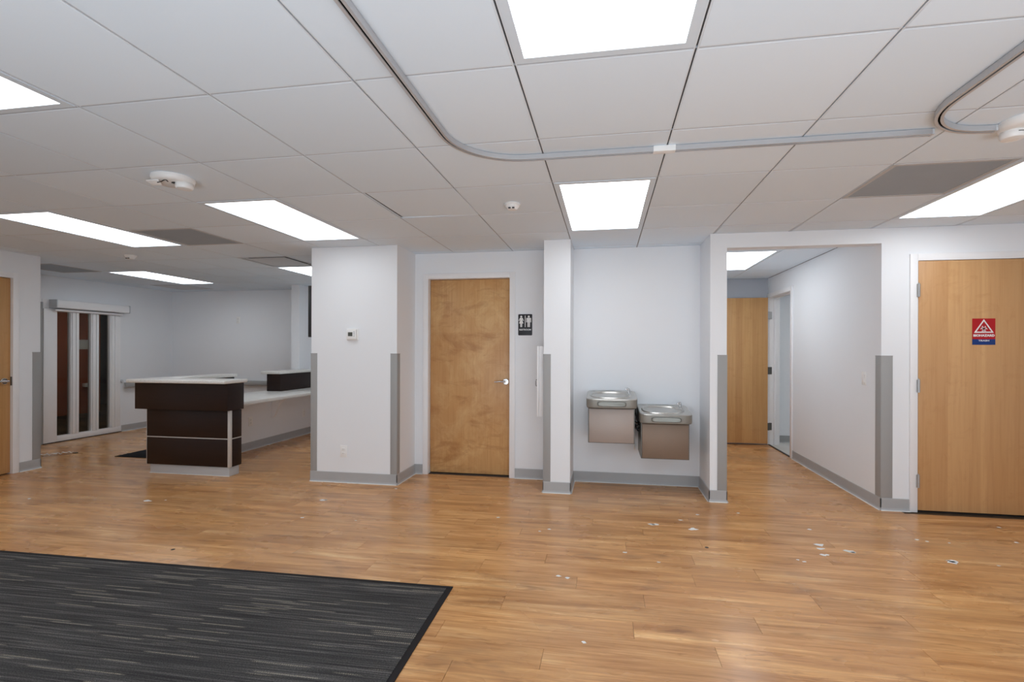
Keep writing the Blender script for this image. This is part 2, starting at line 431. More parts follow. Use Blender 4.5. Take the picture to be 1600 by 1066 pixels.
for dx, dy in ((.654, 3.363), (-2.739, 2.733)):
    obj('screw_hole', MB().lathe([(.013, 0), (.012, .0009), (.001, .0009)], (0, 0, 0), seg=10).mesh('screw_hole'), 'dark_drop', FL, (dx, dy, 0))
struct('floor_side_room', MB().box(2.34, 4.2, 5.3, 7.55, -.06, .002).box(2.216, 2.34, 6.362, 7.183, -.004, .002), 'vinyl_pale', 'pale vinyl floor seen through the narrow doorway in the corridor', 'floor')
struct('floor_glass_room', MB().box(-11.6, -7.6, 3.9, 10.2, -.06, -.002), 'dark_carpet', 'dark carpet behind the white sliding glass door', 'floor')

# ------------------------------------------------------------------ walls
WP = 'wall_paint'
struct('wall_left', MB().box(-7.75, -6.03, YB - .15, 3.20, 0, WT).box(-7.75, -6.03, 4.115, 4.36, 0, WT).box(-7.75, -6.03, 3.20, 4.115, 2.025, WT).box(-7.75, -6.12, 3.20, 4.115, 0, 2.025), WP, 'white left wall holding the wooden door at the picture edge')
struct('wall_far_left', MB().box(-7.60, -7.45, 4.36, 5.405, 0, WT).box(-7.60, -7.45, 6.48, 7.55, 0, WT).box(-7.60, -7.45, 5.405, 6.48, 1.96, WT), WP, 'white far left wall around the sliding glass door')
struct('wall_nurse_back', MB().box(-7.75, -2.85, 7.40, 7.55, 0, WT), WP, 'plain pale back wall behind the reception counter')
struct('wall_stub', MB().box(-4.79, -4.655, 6.87, 7.40, .981, WT), WP, 'narrow white wall stub rising behind the raised counter ledge')
struct('wall_column', MB().box(-2.85, -1.96, 4.40, 7.55, 0, WT), WP, 'wide white column with thermostat and two grey corner guards')
struct('wall_restroom', MB().box(-1.96, -1.825, 4.85, 4.99, 0, WT).box(-.945, -.555, 4.85, 4.99, 0, WT).box(-1.825, -.945, 4.85, 4.99, 2.03, WT).box(-1.96, -.555, 5.15, 5.25, 0, WT), WP, 'white wall around the restroom door')
struct('wall_pillar', MB().box(-.555, -.315, 4.41, 4.99, 0, WT), WP, 'slim white pillar between restroom door and drinking fountains')
struct('wall_alcove', MB().box(-.315, .876, 4.85, 4.99, 0, WT), WP, 'white back wall of the drinking fountain alcove')
struct('wall_pier', MB().box(.876, 1.011, 4.39, 7.35, 0, WT), WP, 'white wall end between fountain alcove and corridor')
struct('wall_right', MB().box(2.2, 2.455, 4.40, 4.52, 0, WT).box(3.375, 4.75, 4.40, 4.52, 0, WT).box(2.455, 3.375, 4.40, 4.52, 2.02, WT).box(1.011, 2.2, 4.40, 4.52, 2.162, WT).box(2.455, 3.375, 4.47, 4.52, 0, 2.02), WP, 'white right wall with corridor opening and biohazard door')
struct('wall_corridor_right', MB().box(2.2, 2.34, 4.52, 6.345, 0, WT).box(2.2, 2.34, 7.20, 7.36, 0, WT).box(2.2, 2.34, 6.345, 7.20, 2.03, WT), WP, 'white right hand wall of the corridor with light switch')
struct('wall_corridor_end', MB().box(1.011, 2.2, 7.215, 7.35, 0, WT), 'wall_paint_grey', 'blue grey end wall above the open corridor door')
struct('wall_side_room', MB().box(2.34, 4.2, 7.39, 7.52, 0, ZC + .04).box(4.1, 4.2, 5.3, 7.39, 0, ZC + .04).box(2.34, 4.2, 5.2, 5.3, 0, ZC + .04), WP, 'pale wall inside the room beyond the corridor doorway')
struct('wall_behind', MB().box(-6.03, -2.9, YB - .15, YB, 0, WT).box(4.5, 4.75, YB - .15, YB, 0, WT).box(-2.9, 4.5, YB - .15, YB, 2.2, WT).box(-2.9, 4.5, YB - .15, YB, 0, .1), WP, 'white wall behind the viewer with added glazing')
wn = thing('added_window', (.8, YB, .1), 'wide unseen glazing added behind the viewer to let in daylight', 'window', kind='structure')  # glazing added out of view so cool daylight reaches the ceiling
for i in range(7):
    x = -2.9 + 7.4 * i / 6
    part('mullion', MB().box(x - .025, x + .025, YB - .11, YB - .04, .1, 2.2), 'frame_white', wn)
    if i < 6: part('pane', MB().box(x + .025, x + 7.4 / 6 - .025, YB - .08, YB - .074, .1, 2.2), 'clear_glass', wn)
struct('floor_bounce_slab', MB().box(-14, 14, -14, YB - .15, -.2, -.04), 'concrete', 'pale concrete slab added outside the glazing to bounce daylight in', 'ground')  # added ground slab, throws sunlight up through the glazing
struct('wall_right_side', MB().box(4.6, 4.75, YB - .15, 4.40, 0, WT), WP, 'white side wall to the right outside the picture')
struct('wall_glass_room', MB().box(-10.45, -10.30, 4.0, 8.54, 0, ZC + .04).box(-11.5, -10.45, 8.44, 8.54, 0, ZC + .04), 'brown_wall', 'reddish brown wall behind the sliding glass door')
struct('wall_glass_room_dark', MB().box(-11.6, -11.5, 8.4, 10.2, 0, ZC + .04).box(-11.5, -7.6, 10.1, 10.2, 0, ZC + .04).box(-10.3, -7.75, 4.0, 4.1, 0, ZC + .04).box(-7.75, -7.6, 7.55, 10.1, 0, ZC + .04), 'dark_wall', 'dark grey wall deep behind the right glass pane')

# ------------------------------------------------------------------ baseboards, corner guards
def baseboard(name, p0, p1, n, label, mat='base_grey', h=.10):
    """cove base along p0-p1, n = outward normal"""
    p0, p1, n = Vector(p0 + (0,)), Vector(p1 + (0,)), Vector(n + (0,))
    prof = [(0, 0), (.014, 0), (.013, .004), (.008, .014), (.006, .022), (.006, h - .004), (.004, h), (0, h)]
    mb = MB(); mb.loft([[p + n * a + Vector((0, 0, b)) for a, b in prof] for p in (p0, p1)])
    o = single(name, mb, mat, label, 'baseboard', kind='structure', origin=tuple((p0 + p1) / 2))
    cb = MB(); pr = [(.0135, 0), (.019, 0), (.0135, .006)]
    cb.loft([[p + n * a + Vector((0, 0, b)) for a, b in pr] for p in (p0, p1)])
    part('caulk_bead', cb, 'caulk', o, label='pale caulk line along the floor')
    return o
bb = baseboard
bb('baseboard_column_front', (-2.856, 4.40), (-1.954, 4.40), (0, -1), 'grey cove base along the front of the wide column')
bb('baseboard_column_side', (-1.96, 4.394), (-1.96, 4.85), (1, 0), 'grey cove base along the right side of the wide column')
bb('baseboard_restroom_left', (-1.954, 4.85), (-1.872, 4.85), (0, -1), 'short piece of grey base left of the restroom door')
bb('baseboard_restroom_right', (-.90, 4.85), (-.561, 4.85), (0, -1), 'grey cove base between restroom door and slim pillar')
bb('baseboard_pillar_left', (-.555, 4.85), (-.555, 4.404), (-1, 0), 'grey cove base on the left side of the slim pillar')
bb('baseboard_pillar_front', (-.561, 4.41), (-.309, 4.41), (0, -1), 'grey cove base across the front of the slim pillar')
bb('baseboard_pillar_right', (-.315, 4.404), (-.315, 4.85), (1, 0), 'grey cove base on the alcove side of the slim pillar')
bb('baseboard_alcove', (-.315, 4.85), (.876, 4.85), (0, -1), 'grey cove base under the drinking fountains')
bb('baseboard_pier_left', (.876, 4.85), (.876, 4.384), (-1, 0), 'grey cove base on the alcove side of the wall end')
bb('baseboard_pier_front', (.87, 4.39), (1.017, 4.39), (0, -1), 'grey cove base across the wall end left of the corridor')
bb('baseboard_pier_right', (1.011, 4.384), (1.011, 7.2), (1, 0), 'grey cove base on the left side of the corridor')
bb('baseboard_corridor', (2.2, 6.30), (2.2, 4.394), (-1, 0), 'grey cove base running along the corridor right wall')
bb('baseboard_right', (2.194, 4.40), (2.408, 4.40), (0, -1), 'grey cove base left of the biohazard door')
bb('baseboard_right_outer', (3.425, 4.40), (4.6, 4.40), (0, -1), 'grey cove base right of the biohazard door')
bb('baseboard_left', (-6.03, 4.165), (-6.03, 4.366), (1, 0), 'grey cove base right of the wooden door on the left wall')
bb('baseboard_left_end', (-6.024, 4.36), (-7.45, 4.36), (0, 1), 'grey cove base behind the left wall corner')
bb('baseboard_far_left', (-7.45, 7.40), (-7.45, 6.50), (1, 0), 'grey cove base right of the sliding glass door')
bb('baseboard_nurse_back', (-7.45, 7.40), (-4.7, 7.40), (0, -1), 'grey cove base along the back wall behind the counter')
bb('baseboard_side_room', (2.34, 7.39), (4.1, 7.39), (0, -1), 'dark grey base inside the room beyond the doorway', 'guard_grey')
bb('baseboard_behind', (-6.03, YB), (-2.9, YB), (0, 1), 'grey cove base on the wall behind the viewer')

def guard(corner, d1, d2, label, z0=.10, z1=1.246, w=.064):
    """L shaped corner guard; d1, d2 = directions along both wall faces; outward offsets follow"""
    c = Vector(corner + (0,)); a, b = Vector(d1 + (0,)), Vector(d2 + (0,)); t = .004
    o_ = c - a * t - b * t                       # outer corner
    poly = [o_, c + a * w - b * t, c + a * w, c, c + b * w, c + b * w - a * t]
    mb = MB().prism([(p.x, p.y) for p in poly], lambda x, y, d: (x, y, d), z0, z1)
    r = thing('corner_guard', (c.x, c.y, z0), label, 'corner guard', 'grey corner guards')
    part('cover', mb, 'guard_grey', r, .0015)
    cap = [c - a * (t + .001) - b * (t + .001), c + a * (w + .001) - b * (t + .001), c + a * (w + .001), c, c + b * (w + .001), c + b * (w + .001) - a * (t + .001)]
    part('end_cap', MB().prism([(p.x, p.y) for p in cap], lambda x, y, d: (x, y, d), z1, z1 + .006), 'guard_grey', r, .001)
    return r
guard((-2.85, 4.40), (1, 0), (0, 1), 'grey vertical corner guard on the left edge of the wide column')
guard((-1.96, 4.40), (-1, 0), (0, 1), 'grey corner guard on the right edge of the wide column, below thermostat height')
guard((-.555, 4.41), (1, 0), (0, 1), 'grey corner guard on the slim pillar beside the white fold-down desk')
guard((1.011, 4.39), (-1, 0), (0, 1), 'grey corner guard left of the corridor opening', w=.075)
guard((2.2, 4.40), (1, 0), (0, 1), 'grey corner guard between corridor opening and biohazard door', w=.082)
guard((-6.03, 4.36), (-1, 0), (0, -1), 'grey corner guard on the left wall end beside the wooden door', w=.075)

# ------------------------------------------------------------------ ceiling
CE = struct('ceiling', MB().box(-7.75, 4.75, YB - .15, 7.55, ZC + .03, ZC + .08), 'tee_slot', 'suspended ceiling of white square tiles in a narrow white grid', 'ceiling')
struct('ceiling_glass_room', MB().box(-11.6, -7.75, 3.9, 10.2, ZC + .03, ZC + .08).box(-7.75, -7.6, 7.55, 10.2, ZC + .03, ZC + .08), 'dark_wall', 'dim ceiling of the room behind the glass door', 'ceiling')
OPEN = [(-6.03, 4.6, YB, 4.40), (-7.45, -2.85, 4.36, 7.40), (-1.96, .876, 4.3, 4.85)]
def in_open(x0, x1, y0, y1):
    return any(min(x1, b) - max(x0, a) > .03 and min(y1, d) - max(y0, c) > .03 for a, b, c, d in OPEN)
lights = {(-4, -2): 'a', (-4, 2): 'b', (-7, 2): 'c', (-10, 6): 'd', (-6, 6): 'e', (0, -2): 'f', (0, 2): 'g', (4, 2): 'h',
          (-7, -2): 'u', (4, -2): 'v'}
taken = {}
for (j, k) in lights: taken[(j, k)] = taken[(j, k + 1)] = 'light'
for jk in ((3, 2), (-6, 3), (-11, 5)): taken[jk] = 'grille'
for jk in ((-6, 5), (-11, 8)): taken[jk] = 'diffuser'
TG = .0125                       # tile edge to grid line
tile_me = MB().box(-T / 2 + TG - .004, T / 2 - TG + .004, -T / 2 + TG - .004, T / 2 - TG + .004, 0, .014).mesh('ceiling_tile', .0005, 1)
tile_me.materials.append(M['ceiling_tile'])
ct = MB().box(-T / 2 + .0075, T / 2 - .0075, -.0083, -.0025, 0, .006).box(-T / 2 + .0075, T / 2 - .0075, .0025, .0083, 0, .006)
ct_me = ct.mesh('cross_tee'); ct_me.materials.append(M['tee_white'])
cw_me = MB().box(-T / 2, T / 2, -.0025, .0025, .0006, .02).mesh('tee_web'); cw_me.materials.append(M['tee_web'])
rest_c = MB(); rest_t2 = MB()
for j in range(-13, 9):
    for k in range(-5, 10):
        x0, x1, y0, y1 = gx(j), gx(j + 1), gy(k), gy(k + 1)
        yc1 = y1
        if x1 > .95 and y1 > 4.46:
            if y0 > 4.4: continue
            yc1 = 4.46
        if not in_open(x0, x1, y0, yc1): continue
        near = y1 > 1.05
        tk = taken.get((j, k))
        if not tk:
            if yc1 < y1:
                o = obj('ceiling_tile', MB().box(x0 + TG, x1 - TG, y0 + TG, yc1, ZC, ZC + .014).mesh('ceiling_tile_cut'), 'ceiling_tile', CE, (0, 0, 0))
            elif near:
                o = obj('ceiling_tile', tile_me, None, CE, ((x0 + x1) / 2, (y0 + y1) / 2, ZC))
                if (j, k) == (-2, 2):                # the slipped tile: left edge hitched up and shifted
                    o.rotation_euler = (0, R(.75), R(-.5)); o.location.z += .0042; o.location.x += .007
                else: o.rotation_euler = (random.uniform(-.0006, .0006), random.uniform(-.0006, .0006), 0)
            else: rest_c.box(x0 + TG, x1 - TG, y0 + TG, y1 - TG, ZC, ZC + .014)
        if not (tk == 'light' and taken.get((j, k + 1)) == 'light' and (j, k) in lights) and y1 < yc1 + .001:
            if near:
                o = obj('cross_tee', ct_me, None, CE, ((x0 + x1) / 2, y1, ZC + .0007)); obj('tee_web', cw_me, None, o, ((x0 + x1) / 2, y1, ZC + .0007))
            else: rest_t2.box(x0 + .0075, x1 - .0075, y1 - .0075, y1 + .0075, ZC + .0007, ZC + .007)
o = obj('far_ceiling_tiles', rest_c.mesh('far_ceiling_tiles'), 'tile_white', CE, (0, 0, 0)); o['kind'] = 'stuff'
o = obj('far_cross_tees', rest_t2.mesh('far_cross_tees'), 'tee_white', CE, (0, 0, 0)); o['kind'] = 'stuff'
for j in range(-12, 9):
    x = gx(j)
    ya, yb = YB, 4.40
    if x < -6.03: ya, yb = 4.36, 7.40
    elif x < -2.85: yb = 7.40
    elif -1.96 < x < .876: yb = 4.85
    if x > 4.6 or x < -7.45: continue
    o = part('main_tee', MB().box(x - .0085, x - .0032, ya, yb, ZC + .0007, ZC + .007).box(x + .0032, x + .0085, ya, yb, ZC + .0007, ZC + .007), 'tee_white', CE)
    part('tee_slot', MB().box(x - .0032, x + .0032, ya, yb, ZC + .0075, ZC + .012), 'tee_slot', o)
# corridor ceiling: longer tiles on its own grid
hx = [1.011, 1.105, 1.72, 2.2]; hy = [4.46, 5.21, 6.43, 7.215]
for a in range(3):
    for b in range(3):
        if (a, b) == (1, 1): continue
        part('ceiling_tile', MB().box(hx[a] + .008, hx[a + 1] - .008, hy[b] + .008, hy[b + 1] - .008, ZC, ZC + .014), 'ceiling_tile', CE)
for x in hx[1:3]:
    part('main_tee', MB().box(x - .0075, x - .0024, 4.52, 7.215, ZC + .0007, ZC + .007).box(x + .0024, x + .0075, 4.52, 7.215, ZC + .0007, ZC + .007), 'tee_white', CE)
for y_ in hy[1:3]:
    part('cross_tee', MB().box(1.011, 2.2, y_ - .0075, y_ + .0075, ZC + .0007, ZC + .007), 'tee_white', CE)
part('ceiling_tile', MB().box(2.34, 4.1, 5.3, 7.39, ZC + .022, ZC + .028), 'ceiling_tile', CE)

# wall angle trims where ceiling meets the walls
# ------------------------------------------------------------------ ceiling lights
def ceiling_light(x0, x1, y0, y1, label, mat='light_panel', group='flat ceiling light panels'):
    r = thing('ceiling_light', ((x0 + x1) / 2, (y0 + y1) / 2, ZC), label, 'ceiling light', group)
    g, w = .009, .031
    X0, X1, Y0, Y1 = x0 + g, x1 - g, y0 + g, y1 - g
    fr = MB()
    for bx in ((X0, X1, Y0, Y0 + w), (X0, X1, Y1 - w, Y1), (X0, X0 + w, Y0 + w, Y1 - w), (X1 - w, X1, Y0 + w, Y1 - w)):
        fr.box(*bx, ZC - .003, ZC + .02)
    part('frame', fr, 'light_frame', r)
    part('diffuser', MB().box(X0 + w, X1 - w, Y0 + w, Y1 - w, ZC + .002, ZC + .012), mat, r)
    return r
LAB = {'a': 'bright ceiling light panel cut by the left picture edge, nearest row', 'b': 'bright ceiling light panel left of the thermostat column, beside round detector with dangling wire',
       'c': 'bright ceiling light panel nearest the left picture edge above the wooden door', 'd': 'far bright ceiling light panel in front of the sliding glass door',
       'e': 'bright ceiling light panel half hidden behind the wide column', 'f': 'large bright ceiling light panel cut by the top picture edge',
       'g': 'bright ceiling light panel in front of the drinking fountain alcove', 'h': 'bright ceiling light panel above the biohazard door at the right edge',
       'u': 'ceiling light panel outside the picture, far left near row', 'v': 'ceiling light panel outside the picture, far right near row'}
for (j, k), c in lights.items():
    ceiling_light(gx(j), gx(j + 1), gy(k), gy(k + 2), LAB[c], 'light_panel_dimmed' if c == 'b' else 'light_panel')
ceiling_light(1.105, 1.72, 5.21, 6.43, 'bright ceiling light panel inside the corridor')
ceiling_light(3.0, 3.6, 5.9, 6.5, 'ceiling light panel in the room beyond the corridor doorway', 'unseen_panel')
ceiling_light(-9.4, -8.8, 5.2, 5.8, 'unseen ceiling light panel added behind the sliding glass door, nearer one', 'unseen_panel')  # this panel and the next are added to brighten the brown wall
ceiling_light(-9.4, -8.8, 7.4, 8.0, 'unseen ceiling light panel added behind the sliding glass door, farther one', 'unseen_panel')

# ------------------------------------------------------------------ grilles and diffusers
def grille(j, k, label, mat):
    x0, x1, y0, y1 = gx(j) + .009, gx(j + 1) - .009, gy(k) + .009, gy(k + 1) - .009
    r = thing('return_grille', ((x0 + x1) / 2, (y0 + y1) / 2, ZC), label, 'air vent', 'grey perforated return grilles')
    w = .02; fr = MB()
    for bx in ((x0, x1, y0, y0 + w), (x0, x1, y1 - w, y1), (x0, x0 + w, y0 + w, y1 - w), (x1 - w, x1, y0 + w, y1 - w)): fr.box(*bx, ZC - .002, ZC + .01)
    part('frame', fr, 'grille_mid', r)
    part('perforated_panel', MB().box(x0 + w, x1 - w, y0 + w, y1 - w, ZC + .001, ZC + .008), mat, r)
grille(3, 2, 'grey square return grille beside the light above the biohazard door', 'grille_grey')
grille(-6, 3, 'grey square return grille beside the light panel above the counter, left of the wide column', 'grille_grey')
grille(-11, 5, 'darker grey return grille just behind the left wall corner', 'grille_grey')
def diffuser(j, k, label, gap):
    x0, x1, y0, y1 = gx(j) + .009, gx(j + 1) - .009, gy(k) + .009, gy(k + 1) - .009
    r = thing('supply_diffuser', ((x0 + x1) / 2, (y0 + y1) / 2, ZC), label, 'air vent', 'square plaque diffusers')
    w = .022; fr = MB()
    for bx in ((x0, x1, y0, y0 + w), (x0, x1, y1 - w, y1), (x0, x0 + w, y0 + w, y1 - w), (x1 - w, x1, y0 + w, y1 - w)): fr.box(*bx, ZC - .002, ZC + .022)
    part('frame', fr, 'frame_grey', r)
    part('duct_box', MB().box(x0 + w, x1 - w, y0 + w, y1 - w, ZC + .024, ZC + .028), 'void_black', r, label='black opening above the plaque')
    part('plaque', MB().box(x0 + w + gap, x1 - w - gap, y0 + w + gap, y1 - w - gap, ZC - .004, ZC + .002), 'frame_grey', r, .002)
diffuser(-6, 5, 'square plaque diffuser with black gaps next to the top left of the wide column', .04)
diffuser(-11, 8, 'faint square diffuser in the far corner above the back wall', .018)

# ------------------------------------------------------------------ smoke detectors
def small_detector(x, y, label):
    r = thing('smoke_detector', (x, y, ZC - .001), label, 'smoke detector')
    part('base', MB().lathe([(.055, 0), (.056, -.006), (.052, -.012), (.001, -.012)], (x, y, ZC - .001)), 'plastic_white', r, smooth=True)
    part('body', MB().lathe([(.048, -.012), (.046, -.022), (.036, -.032), (.030, -.040), (.001, -.042)], (x, y, ZC - .001)), 'plastic_white', r, smooth=True)
    for s in (-1, 1):
        part('sensor_window', MB().box(x + s * .013 - .008, x + s * .013 + .008, y - .040, y - .030, ZC - .041, ZC - .033), 'black_plastic', r, .001)
    return r
small_detector(-.632, 3.285, 'small white smoke detector with two dark windows in the ceiling middle, before the restroom door')
small_detector(-4.99, 4.45, 'small white smoke detector with two dark windows on the far left ceiling above the counter')
def big_detector(x, y, label, wire, head=(.062, .012)):
    r = thing('ceiling_detector', (x, y, ZC - .001), label, 'smoke detector')
    part('base_plate', MB().lathe([(.108, 0), (.110, -.010), (.104, -.028), (.092, -.036), (.001, -.036)], (x, y, ZC - .001), seg=40), 'plastic_white', r, smooth=True)
    hx_, hy_ = (x + head[0], y + head[1])
    part('sensor_head', MB().lathe([(.042, -.034), (.046, -.040), (.046, -.056), (.040, -.066), (.020, -.070), (.001, -.071)], (hx_, hy_, ZC - .001)), 'plastic_white', r, smooth=True)
    if wire:
        part('hanging_flap', MB().prism([(-.055, 0), (.055, 0), (.04, .05), (-.04, .05)], lambda a, b, d: (x - .055 + a * .75, y - .085 + b * .7, ZC - .036 - d - b * .35), 0, .006), 'plastic_white', r, .0015)
        part('loose_wire', MB().tube([(x - .03, y - .075, ZC - .052), (x - .01, y - .07, ZC - .046), (x + .01, y - .07, ZC - .038), (x + .02, y - .07, ZC - .036), (x + .032, y - .066, ZC - .048)], .0028, 6), 'black_plastic', r, smooth=True, label='thin black wire')
        part('led_slot', MB().box(hx_ - .04, hx_ - .022, hy_ - .0465, hy_ - .03, ZC - .044, ZC - .038), 'black_plastic', r)
    else:
        part('led_slot', MB().box(hx_ - .01, hx_ + .01, hy_ - .047, hy_ - .03, ZC - .05, ZC - .047), 'hinge_dark', r)
    return r
big_detector(-2.485, 2.475, 'large round white detector with dangling black wire and flap on the left ceiling', True)
big_detector(1.80, 2.445, 'round white detector at the right picture edge, at the end of the curved curtain track', False, (-.045, .03))

# ------------------------------------------------------------------ curtain tracks
def track(path, name_label, sleeves=()):
    r = thing('curtain_track', (path[0][0], path[0][1], ZC - .03), name_label, 'curtain track', 'ceiling curtain tracks')
    z1, z0 = ZC - .003, ZC - .027
    prof = [(-.015, z1), (-.015, z0), (-.004, z0), (-.004, z0 + .004), (-.0125, z0 + .004), (-.0125, z1 - .003), (.0125, z1 - .003), (.0125, z0 + .004), (.004, z0 + .004), (.004, z0), (.015, z0), (.015, z1)]
    pts = [Vector((a, b, 0)) for a, b in path]; rings = []; inner = []
    for i, p in enumerate(pts):
        d = (pts[min(i + 1, len(pts) - 1)] - pts[max(i - 1, 0)]).normalized(); n = Vector((-d.y, d.x, 0))
        rings.append([(p.x + n.x * a, p.y + n.y * a, z) for a, z in prof])
        inner.append([(p.x + n.x * a, p.y + n.y * a, z) for a, z in ((-.012, z1 - .0035), (-.012, z0 + .012), (.012, z0 + .012), (.012, z1 - .0035))])
    part('rail', MB().loft(rings), 'track_alu', r, smooth=True)
    part('slot_lining', MB().loft(inner), 'void_black', r, label='dark inside of the slotted rail')
    for (x0, x1, y0, y1) in sleeves: part('joining_sleeve', MB().box(x0, x1, y0, y1, z0 - .002, z1 + .0015), 'plastic_white', r, .001, label='white sleeve over the rail joint')
    part('end_cap', MB().box(path[-1][0] - .004, path[-1][0] + .004, path[-1][1] - .016, path[-1][1] + .016, z0 - .001, z1), 'frame_grey', r)
    return r
def arc(cx, cy, rad, a0, a1, n=14): return [(cx + rad * math.cos(R(a0 + (a1 - a0) * i / n)), cy + rad * math.sin(R(a0 + (a1 - a0) * i / n))) for i in range(n + 1)]
track([(-.735, -.95), (-.735, .5), (-.735, 1.5)] + arc(-.735 + .34, 2.478 - .34, .34, 180, 90) + [(.2, 2.478), (.9, 2.478), (1.44, 2.478)],
      'long curtain track curving across the middle ceiling tiles', [(.226, .33, 2.458, 2.498)])
track([(1.334, -.95), (1.334, .5), (1.334, 1.6)] + arc(1.334 + .32, 2.482 - .32, .32, 180, 90) + [(1.69, 2.482)],
      'hooked curtain track at the upper right ending at the round detector')

# ------------------------------------------------------------------ doors
def frame_front(parent, x0, x1, yw, zt, w=.05, jd=.09, proud=.014, zb=0):
    """frame around opening x0..x1 in a wall facing -Y at yw; zt = opening top"""
    mb = MB()
    mb.box(x0 - w, x0 + .006, yw - proud, yw, zb, zt + w).box(x1 - .006, x1 + w, yw - proud, yw, zb, zt + w).box(x0 + .006, x1 - .006, yw - proud, yw, zt - .006, zt + w)
    mb.box(x0 - .004, x0 + .006, yw, yw + jd, zb, zt).box(x1 - .006, x1 + .004, yw, yw + jd, zb, zt).box(x0 + .006, x1 - .006, yw, yw + jd, zt - .006, zt + .004)
    return part('door_frame', mb, 'frame_white', parent, .002)
def lever(parent, p, out, along, mat='chrome'):
    """p: point on the leaf face; out: outward unit vector; along: lever direction"""
    p, out, al = Vector(p), Vector(out), Vector(along); up = Vector((0, 0, 1))
    mb = MB()
    def disc(c0, r, d0, d1, seg=20):
        ring = lambda rr, d: [c0 + out * d + (al * math.cos(t) + up * math.sin(t)) * rr for t in [2 * math.pi * i / seg for i in range(seg)]]
        mb.loft([ring(r, d0), ring(r, d1 * .7), ring(r * .86, d1)])
    disc(p, .031, 0, .012); disc(p, .012, .01, .05, 12)
    q = p + out * .048
    mb.tube([q - al * .012, q + al * .02, q + al * .06 + up * .002, q + al * .095 - up * .002, q + al * .112 - up * .003], [.0105, .0115, .010, .0085, .006], 10)
    return part('lever_handle', mb, mat, parent, smooth=True, label='satin chrome lever handle')
# restroom door
d3 = thing('door_3', (-1.385, 4.85, 0), 'closed blotchy birch restroom door in white frame between column and pillar', 'door', kind='structure')
frame_front(d3, -1.82, -.95, 4.85, 2.025)
lf = part('door_leaf', MB().box(-1.812, -.958, 4.905, 4.945, .012, 2.016), 'veneer_blotchy', d3, .0015, label='blotchy rotary cut birch leaf')
lever(lf, (-1.005, 4.905, .965), (0, -1, 0), (-1, 0, 0))
part('latch_bolt', MB().box(-.9585, -.9565, 4.91, 4.94, .94, .99), 'hinge_steel', lf)
part('door_stop', MB().box(-1.814, -1.80, 4.945, 4.96, .012, 2.018).box(-.97, -.956, 4.945, 4.96, .012, 2.018), 'frame_white', d3)
part('threshold', MB().box(-1.814, -.956, 4.86, 5.1, .0005, .004), 'threshold', d3)
# biohazard door
d5 = thing('door_5', (2.915, 4.40, 0), 'closed maple door with biohazard sign at the right picture edge', 'door', kind='structure')
frame_front(d5, 2.452, 3.375, 4.40, 2.018, w=.05, jd=.065)
lf5 = part('door_leaf', MB().box(2.461, 3.366, 4.388, 4.43, .018, 2.008), 'veneer_leaves', d5, .0015)
for z in (1.775, 1.01, .25):
    h = MB().lathe([(.0065, -.052), (.0065, .052)], (2.459, 4.380, z), seg=12)
    h.box(2.447, 2.459, 4.379, 4.387, z - .05, z + .05).box(2.459, 2.470, 4.380, 4.3875, z - .05, z + .05)
    h.lathe([(.004, .052), (.0055, .056), (.003, .060)], (2.459, 4.380, z), seg=10)
    part('hinge', h, 'hinge_steel', lf5, label='steel butt hinge')
lever(lf5, (3.305, 4.388, .965), (0, -1, 0), (-1, 0, 0))
part('threshold', MB().box(2.458, 3.368, 4.402, 4.468, .0005, .004), 'threshold', d5)
# left wall door
d1 = thing('door_1', (-6.03, 3.66, 0), 'wooden door with steel lever at the left picture edge', 'door', kind='structure')
mb = MB(); y0, y1, zt, w = 3.205, 4.11, 2.02, .05
mb.box(-6.03, -6.016, y0 - w, y0 + .006, 0, zt + w).box(-6.03, -6.016, y1 - .006, y1 + w, 0, zt + w).box(-6.03, -6.016, y0 + .006, y1 - .006, zt - .006, zt + w)
mb.box(-6.11, -6.03, y0 - .004, y0 + .006, 0, zt).box(-6.11, -6.03, y1 - .006, y1 + .004, 0, zt).box(-6.11, -6.03, y0 + .006, y1 - .006, zt - .006, zt + .004)
part('door_frame', mb, 'frame_white', d1, .002)
lf1 = part('door_leaf', MB().box(-6.088, -6.046, 3.215, 4.10, .012, 2.01), 'veneer_plain', d1, .0015)
lever(lf1, (-6.046, 4.045, .955), (1, 0, 0), (0, -1, 0))
part('strike_plate', MB().box(-6.044, -6.03, 4.100, 4.1036, .91, 1.0), 'hinge_dark', d1, label='dark strike plate')
# corridor door, standing open across the corridor end
d4 = thing('door_4', (2.2, 6.77, 0), 'wooden door standing open at the corridor end beside its white doorway', 'door', kind='structure')
mb = MB(); y0, y1, zt = 6.355, 7.19, 2.02
mb.box(2.186, 2.2, y0 - w, y0 + .006, 0, zt + w).box(2.186, 2.2, y1 - .006, y1 + .022, 0, zt + w).box(2.186, 2.2, y0 + .006, y1 - .006, zt - .006, zt + w)
mb.box(2.2, 2.34, y0 - .006, y0 + .006, 0, zt).box(2.2, 2.34, y1 - .006, y1 + .006, 0, zt).box(2.2, 2.34, y0 + .006, y1 - .006, zt - .006, zt + .006)
mb.box(2.265, 2.30, y1 - .02, y1 - .006, 0, zt).box(2.265, 2.30, y0 + .006, y0 + .02, 0, zt).box(2.265, 2.30, y0 + .02, y1 - .02, zt - .02, zt - .006)
part('door_frame', mb, 'frame_white', d4, .002)
lf4 = part('door_leaf', MB().box(1.355, 2.172, 7.132, 7.174, .022, 2.012), 'veneer_plain', d4, .0015)
lever(lf4, (1.425, 7.132, .965), (0, -1, 0), (1, 0, 0))
